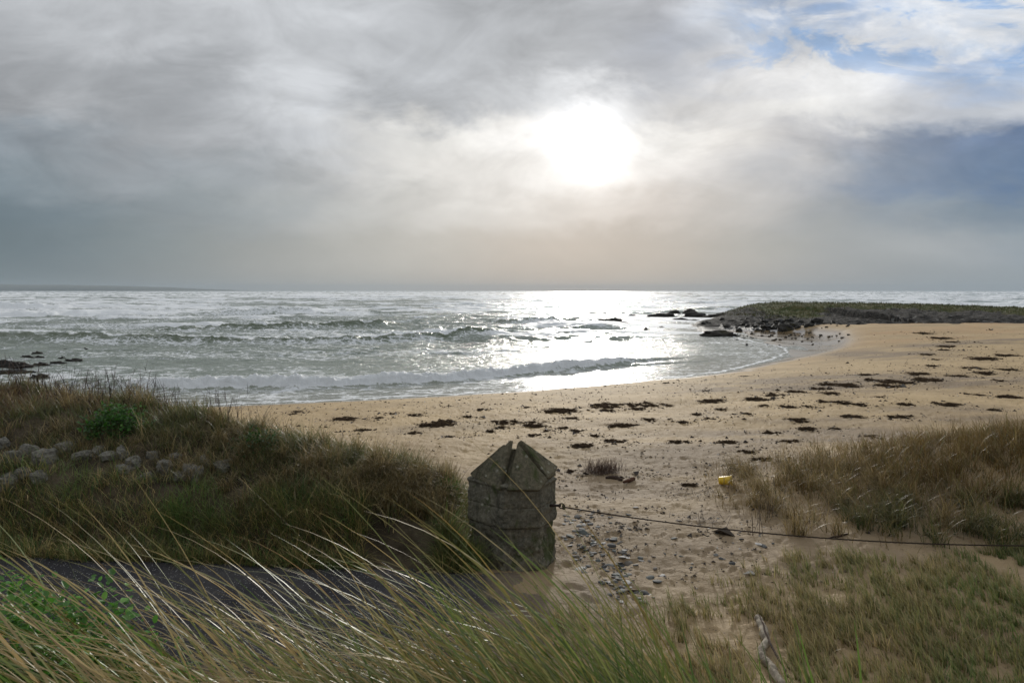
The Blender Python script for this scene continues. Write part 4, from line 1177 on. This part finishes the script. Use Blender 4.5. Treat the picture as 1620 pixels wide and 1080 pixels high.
ROCKM = m_rock('wet_black_rock', (.012, .011, .010), (.05, .044, .036), 2.5, (.045, .038, .015), .55, bump=.9, bd=.06)
BOULD = [rock_mesh('boulder', 500 + i, .3, .35, 3, ROCKM, True) for i in range(7)]
REEF = [rock_mesh('reef_rock', 540 + i, .1, .55, 4, ROCKM) for i in range(5)]
def sea_rocks():
    L = [(12, 578, 62, 13, 'largest black rock in the surf at the left edge above the bank'), (22, 589, 52, 6, 'long low black rock awash just in front of the largest left rock'), (66, 577, 32, 6, 'low black rock right of the largest left rock'),
         (118, 570, 26, 6, 'rightmost black rock in the surf on the left side'), (97, 568, 12, 3, None), (62, 567, 20, 3, None), (42, 566, 20, 3, None), (60, 560, 24, 3, None), (64, 596, 26, 5, None), (105, 555, 14, 2, None), (135, 554, 9, 2, None), (90, 576, 22, 3, None),
         (963, 508, 62, 8, 'widest low brown reef rock in the sun glitter on the sea'), (912, 505, 26, 5, 'small reef rock left of the widest one in the sun glitter'), (1000, 499, 16, 4, None), (985, 511, 20, 4, None),
         (1048, 499, 38, 6, 'low reef rock between the sun glitter and the spit'), (1066, 494, 24, 6, None), (1091, 494, 17, 9, 'tallest blocky rock standing off the tip of the spit'), (1100, 498, 38, 8, None), (1076, 506, 24, 5, None), (1097, 507, 18, 3, None),
         (1022, 492, 26, 4, None), (1138, 528, 46, 9, 'long dark rock in the shallows nearest the beach, off the spit'), (1140, 516, 56, 6, 'long low rock in the water along the spit tip'), (1119, 511, 12, 3, None), (1046, 518, 8, 2, None), (1021, 520, 7, 2, None), (1145, 500, 52, 7, None), (1172, 508, 34, 6, None)]
    for i, (px, py, w, h, lb) in enumerate(L):
        X, Y = P(px, py + h * .4); s = Y / 1080
        H_ = max(h * s * 1.0, .25)
        dep = max(w * s * .5, h * s * 3)
        o = link('reef_rock', REEF[i % 5], None, (X, Y, -.02), (0, 0, rng.choice([0, math.pi]) + rng.uniform(-.25, .25)), (w * s * 1.15, dep, H_ * 1.9))
        tag(o, lb or ('low black rock breaking the surf on the left, seen beyond the bank' if px < 300 else 'low dark reef rock in the water between the sun glitter and the spit'), 'rock', 'rocks awash on the left' if px < 300 else 'reef rocks off the spit')
    # boulders heaped along the edge of the spit
    n = 0
    while n < 190:
        x = rng.uniform(26, 66); e = np.interp(x, *SPITLINE)
        y = e + abs(rng.normal(0, 9)) - 1.0
        if x > 44 and rng.random() < .75: continue
        s = float(np.clip(rng.lognormal(-.5, .45), .25, 1.6)) * (.85 if x < 44 else .7)
        z = float(H(np.array([x]), np.array([y]))[0])
        o = link('boulder', BOULD[n % 7], None, (float(x), float(y), max(z, -.1) + s * .1), (rng.uniform(-.3, .3), rng.uniform(-.3, .3), rng.uniform(0, 6.28)), (s * 1.4, s * 1.1, s * .8))
        tag(o, 'dark boulder heaped among others along the near edge of the rocky spit', 'rock', 'boulders along the edge of the spit'); n += 1
    n = 0
    while n < 100:
        px = rng.uniform(1165, 1345); py = rng.uniform(526, 549) - (px - 1165) * .02
        if rng.random() > 1.25 - (py - 524) / 24: continue
        x, y = P(px, py); s = float(rng.uniform(.10, .30))
        z = float(H(np.array([x]), np.array([y]))[0])
        o = link('shore_stone', BOULD[n % 7], None, (x, y, max(z, 0) + s * .1), (0, 0, rng.uniform(0, 6.28)), (s * 1.4, s, s * .7))
        tag(o, 'small dark stone on the wet sand at the head of the bay', 'stone', 'stones on the wet sand below the spit'); n += 1
sea_rocks()

# shaggy turf on the spit
def spit_turf():
    n = 30000
    x = rng.uniform(36, 130, n); y = rng.uniform(68, 135, n)
    rd, rz = spit_parts(x, y)
    k = (rd < 13 + 4 * fbm(x * .2, y * .2, 2, 3)) & (rng.random(n) < sst(130, 70, x) * .8 + .2)
    x, y = x[k], y[k]; n = len(x)
    c = pal(n, [(.06, .085, .02), OLIVE, (.09, .075, .03), BROWN], [3, 2, 2, 1])
    o = veg('spit_turf', blades(ground_pts(x, y), rng.uniform(.15, .4, n), rng.uniform(.06, .14, n), rng.uniform(-3.1, 3.1, n), rng.uniform(0, .6, n), rng.uniform(.2, 1, n), 2, c, c * 1.15), TWIG)
    tag(o, kind='stuff')
spit_turf()

# ------------------------------------------------------------------ seaweed
def weed_mesh(seed):
    r = np.random.default_rng(seed)
    # ragged low mat: several torn patches
    g = 46
    X, Y = np.meshgrid(np.linspace(-.56, .56, g), np.linspace(-.56, .56, g)); X = X.ravel(); Y = Y.ravel()
    q = np.hypot(X, Y) / .5
    msk = 1.0 - q ** 1.5 * 1.0 + .95 * fbm(X * 4 + seed * 9, Y * 3 + seed, 5, seed, .6) - .42
    X2 = X + .02 * pn(X * 22, Y * 22, seed); Y2 = Y + .02 * pn(X * 22, Y * 22, seed + 1)
    Z = np.clip(msk, -.2, 1.2) * .6 + .16 * fbm(X * 16, Y * 16, 3, seed + 3) - .10
    V = [np.stack([X2, Y2, Z], 1)]
    i = (np.arange(g - 1)[:, None] * g + np.arange(g - 1)[None]).ravel()
    Fq = np.stack([i, i + 1, i + g + 1, i + g], -1)
    F = [Fq[msk[Fq].mean(1) > .02]]
    ok = np.where((msk > -.05) & (q < 1.05))[0]
    n = 420
    kk = r.choice(ok, n); root = np.stack([X[kk], Y[kk], np.maximum(Z[kk], 0) + .03], 1)
    v, f, c = blades(root, r.uniform(.06, .22, n), r.uniform(.012, .035, n), r.uniform(-3.14, 3.14, n), r.uniform(.9, 1.5, n), r.uniform(-.2, .5, n), 3, np.zeros((n, 3)), np.zeros((n, 3)), None, .3)
    v[:, 2] = np.where(v[:, 2] > .5, v[:, 2], v[:, 2])
    V.append(v); F.append(f + len(V[0]))
    return mesh_np('seaweed_clump', np.concatenate(V), np.concatenate(F), WEED)
WM = [weed_mesh(s) for s in (1, 2, 3, 4, 5, 6)]
def seaweed():
    big = {(1035, 641): 'long dark seaweed clump on the sand, right end of the row behind the pillar', (690, 673): 'broad dark seaweed patch on the sand behind the shaggy end of the bank',
           (1207, 633): 'wide seaweed clump at the left end of the dark band across the beach', (1473, 602): 'largest seaweed heap in the dark patch on the right half of the beach',
           (1503, 548): 'seaweed heap far up the beach near the spit', (545, 664): 'thin straight strip of seaweed on the sand behind the bank', (885, 651): 'arched seaweed clump on the sand directly beyond the pillar'}
    L = [(885, 651, 50), (960, 643, 60), (1000, 641, 40), (1035, 641, 50), (962, 650, 20), (1008, 647, 26), (690, 673, 52), (704, 668, 34), (800, 668, 44), (848, 667, 40), (846, 674, 34), (905, 662, 26), (792, 676, 20), (775, 683, 16),
         (845, 689, 20), (868, 683, 22), (912, 682, 22), (890, 677, 22), (573, 681, 26), (545, 664, 42), (657, 657, 24), (655, 685, 18), (712, 692, 16), (1027, 664, 24), (985, 674, 44), (833, 645, 12), (1180, 595, 9), (710, 643, 8), (1056, 606, 9),
         (1370, 593, 20), (1457, 592, 34), (1473, 602, 50), (1440, 606, 30), (1407, 604, 50), (1410, 611, 40), (1343, 610, 40), (1310, 608, 28), (1263, 621, 32), (1303, 616, 36), (1227, 625, 34), (1207, 633, 50), (1130, 635, 42), (1210, 642, 17),
         (1247, 643, 26), (1277, 643, 16), (1307, 636, 30), (1335, 637, 28), (1392, 628, 16), (1315, 623, 28), (1475, 579, 15), (1470, 561, 22), (1482, 569, 14), (1497, 554, 18), (1503, 548, 32), (1463, 527, 22), (1493, 535, 30), (1510, 541, 22),
         (1583, 602, 20), (1575, 649, 20), (1543, 582, 30), (1560, 568, 44), (1600, 563, 34), (1142, 648, 18), (1123, 662, 18), (1102, 656, 13), (1262, 665, 38), (1277, 679, 28), (1322, 678, 20), (1207, 727, 36), (1220, 685, 30),
         (1185, 715, 34), (1160, 735, 26), (1150, 700, 34), (1350, 660, 40), (1430, 660, 44), (1500, 640, 40), (1600, 628, 34), (1560, 590, 30), (1520, 596, 30), (1092, 768, 30), (1075, 700, 34), (905, 745, 22), (975, 700, 38), (1250, 700, 40), (1380, 690, 28),
         (925, 706, 46), (1600, 585, 26), (1545, 625, 26), (1435, 640, 24), (1115, 618, 9), (1080, 668, 16), (940, 690, 16), (740, 660, 14), (620, 655, 12), (470, 652, 14), (465, 655, 10), (600, 662, 12), (760, 648, 12), (1360, 640, 20), (1180, 655, 16)]
    pts = hit([p[0] for p in L], [p[1] for p in L])
    for i, ((px, py, w), (X, Y, Z)) in enumerate(zip(L, pts)):
        s = Y / 1080; hp = w * .13 + 1.2
        dep = min(hp * s * Y / 3.1, w * s * 1.6)
        o = link('seaweed_clump', WM[i % 6], None, (float(X), float(Y), float(Z)), (0, 0, rng.uniform(-.3, .3) + (math.pi if i % 2 else 0)), (w * s * 1.15, dep * 1.1, min(.05 + w * s * .05, .16)))
        if (px, py) in big: lb, g = big[(px, py)], None
        elif px < 1080 and py < 700: lb, g = 'dark seaweed clump lying on the open sand beyond the pillar and the bank', 'seaweed clumps beyond the pillar'
        elif py < 620: lb, g = 'dark seaweed clump on the upper right beach towards the spit', 'seaweed clumps towards the spit'
        elif py < 662: lb, g = 'dark seaweed clump in the band across the middle right of the beach', 'seaweed clumps across the middle of the beach'
        else: lb, g = 'ragged seaweed clump on trodden sand between the pillar and the dry grass', 'seaweed clumps on the near sand'
        tag(o, lb, 'seaweed', g or 'seaweed clumps set apart')
seaweed()

def debris():
    n = 260000
    y = np.exp(rng.uniform(math.log(7.2), math.log(62), n)); x = y * rng.uniform(-.45, .85, n)
    sd = shore_d(x, y); q = (x < -.4) & (y < np.interp(x, *CRY) + 3.2)
    m = fbm(x * .30, y * .62, 4, 21); m2 = fbm(x * 1.3, y * 1.6, 3, 29)
    zone = np.exp(-(((x - 1.8) / 1.8) ** 2 + ((y - 11.2) / 1.8) ** 2)) * .5 + np.exp(-(((y - 27 - .25 * x) / 6) ** 2)) * .42 + np.exp(-(((x - 4) / 3) ** 2 + ((y - 13) / 2.5) ** 2)) * .35 + np.exp(-(((x - 1.25) / .5) ** 2 + ((y - 8.6) / .9) ** 2)) * 1.2
    p = np.clip((.02 + zone * .5 + .22 * sst(.0, .6, m)) * (.25 + 1.6 * sst(-.1, .6, m2)), 0, 1)
    k = (sd > 1.6) & ~q & (rng.random(n) < p * .42) & (spit_mask(x, y) < .3) & ~((y < 7.9) & (x < 1.2))
    x, y = x[k], y[k]
    # scraps scattered round every clump
    ex = []
    for o_ in COL.objects:
        if o_.name.startswith('seaweed_clump'):
            q_ = int(50 + 40 * min(o_.scale[0], 3)); ex.append(np.stack([o_.location[0] + rng.normal(0, .5 * o_.scale[0] + .12, q_), o_.location[1] + rng.normal(0, .45 * o_.scale[1] + .12, q_)], 1))
    ex = np.concatenate(ex); x = np.concatenate([x, ex[:, 0]]); y = np.concatenate([y, ex[:, 1]]); n = len(x)
    s = rng.lognormal(-4.25, .55, n) * (.7 + y * .036)
    a = rng.uniform(-3.14, 3.14, n)
    z = H(x, y)
    # little crumpled flakes, each a bent pair of faces
    dx, dy = np.cos(a) * s, np.sin(a) * s
    V = np.stack([np.stack([x - dx, y - dy, z - .004], 1), np.stack([x + dy * .6, y - dx * .6, z + s * rng.uniform(.1, .5, n)], 1),
                  np.stack([x + dx, y + dy, z - .002], 1), np.stack([x - dy * .5, y + dx * .5, z + s * rng.uniform(.3, .8, n)], 1)], 1).reshape(-1, 3)
    F = np.arange(n * 4).reshape(-1, 4)
    C = np.repeat(pal(n, [(.03, .02, .015), (.06, .045, .03), (.12, .11, .10), (.5, .47, .42)], [5, 3, 1, .25]), 4, 0)
    o = link('beach_debris', mesh_np('beach_debris', V, F, TWIG, False, None, {'Col': C})); tag(o, kind='stuff')
debris()

# ------------------------------------------------------------------ small things on the sand
def build_tub():
    X, Y, Z = hit(1146, 767)[0]
    prof = [(.0, .0), (.050, .0), (.060, .006), (.066, .03), (.082, .20), (.090, .203), (.090, .215), (.082, .217), (.076, .205), (.060, .02), (.0, .012)]
    n = 32; V = []; F = []
    for r_, z_ in prof:
        for k in range(n):
            a = 2 * math.pi * k / n; V.append((r_ * math.cos(a), r_ * math.sin(a), z_))
    for i in range(len(prof) - 1):
        for k in range(n):
            F.append((i * n + k, i * n + (k + 1) % n, (i + 1) * n + (k + 1) % n, (i + 1) * n + k))
    root = link('plastic_tub', mesh_np('plastic_tub', V, F, m_plain('yellow_plastic', (.80, .52, .02), .38, .06, 12, .5)), None, (float(X) - .10, float(Y), float(Z) + .072), (0, R(86), R(-12)))
    tag(root, 'small yellow plastic tub lying on its side on the sand', 'tub')
build_tub()
def log_thing(name, pxs, rads, mcol, lab, cat, up=.03, jit=.35, sides=14):
    P_ = hit([p[0] for p in pxs], [p[1] for p in pxs]); P_[:, 2] += up
    t = np.linspace(0, len(P_) - 1, 46); k = np.arange(len(P_))
    pts = np.stack([np.interp(t, k, P_[:, j]) for j in range(3)], 1)
    pts += np.stack([.012 * fbm(t * 1.7, t * 0, 3, 7), t * 0, .008 * fbm(t * 1.3, t * 0 + 5, 3, 8)], 1)
    r = np.interp(t, k, rads) * (1 + .2 * fbm(t * 2.3, t * 0 + 9, 3, 9)); r[0] *= .4; r[-1] *= .4
    v, f = tube(pts, r, sides, jit)
    o = link(name, mesh_np(name, v - P_[0], f, mcol), None, tuple(float(q) for q in P_[0])); tag(o, lab, cat); return o
WOOD = m_rock('bleached_wood', (.16, .13, .10), (.48, .42, .33), 9, None, .9, bump=.8, bd=.015)
DKWOOD = m_rock('dark_wood', (.035, .025, .02), (.09, .06, .045), 9, None, .85, bump=.8, bd=.012)
log_thing('driftwood', [(1197, 988), (1206, 1003), (1212, 1022), (1208, 1036)], [.030, .040, .034, .028], WOOD, 'upper piece of bleached driftwood half buried in the short grass', 'driftwood', .07)
log_thing('driftwood', [(1203, 1030), (1207, 1046), (1218, 1058), (1226, 1074), (1240, 1092)], [.026, .034, .030, .036, .03], WOOD, 'lower bent piece of bleached driftwood running out at the bottom edge', 'driftwood', .05)
log_thing('stick', [(1200, 990), (1216, 1028), (1238, 1070), (1246, 1090)], [.007, .009, .009, .008], DKWOOD, 'thin dark stick lying along the bleached driftwood', 'stick', .10, .1, 8)
log_thing('driftwood', [(958, 758), (972, 757), (984, 760)], [.025, .05, .03], DKWOOD, 'short black lump of driftwood below the brown shrub', 'driftwood', .02)
log_thing('driftwood', [(986, 765), (996, 762), (1003, 759)], [.02, .035, .035], m_rock('red_wood', (.07, .035, .022), (.13, .065, .04), 9, None, .8), 'reddish brown lump of wood beside the black lump below the shrub', 'driftwood', .03)
log_thing('stick', [(1310, 851), (1328, 848), (1342, 846)], [.008, .014, .010], DKWOOD, 'short dark stick on the sand right in front of the rope', 'stick', .01, .2, 8)
log_thing('stick', [(975, 936), (996, 934), (1014, 935)], [.010, .012, .010], DKWOOD, 'brown stick lying at the near end of the pebble streak', 'stick', .012, .2, 8)


# ------------------------------------------------------------------ haze: spray and damp air
def build_haze():
    m = bpy.data.materials.new('haze_air'); m.use_nodes = True
    t = NT(m.node_tree); t.n.clear()
    out = t.add('ShaderNodeOutputMaterial'); pv = t.add('ShaderNodeVolumePrincipled')
    pv.inputs['Color'].default_value = (.50, .57, .63, 1)
    pv.inputs['Density'].default_value = HAZE
    pv.inputs['Anisotropy'].default_value = 0
    t.l.new(pv.outputs[0], out.inputs['Volume'])
    bm = bmesh.new(); bmesh.ops.create_cube(bm, size=1)
    me = bpy.data.meshes.new('haze'); bm.to_mesh(me); bm.free(); me.materials.append(m)
    o = link('haze', me, loc=(0, 0, 33), scale=(19000, 19000, 76))
    tag(o, kind='stuff')
HAZE = 0.00010
build_haze()
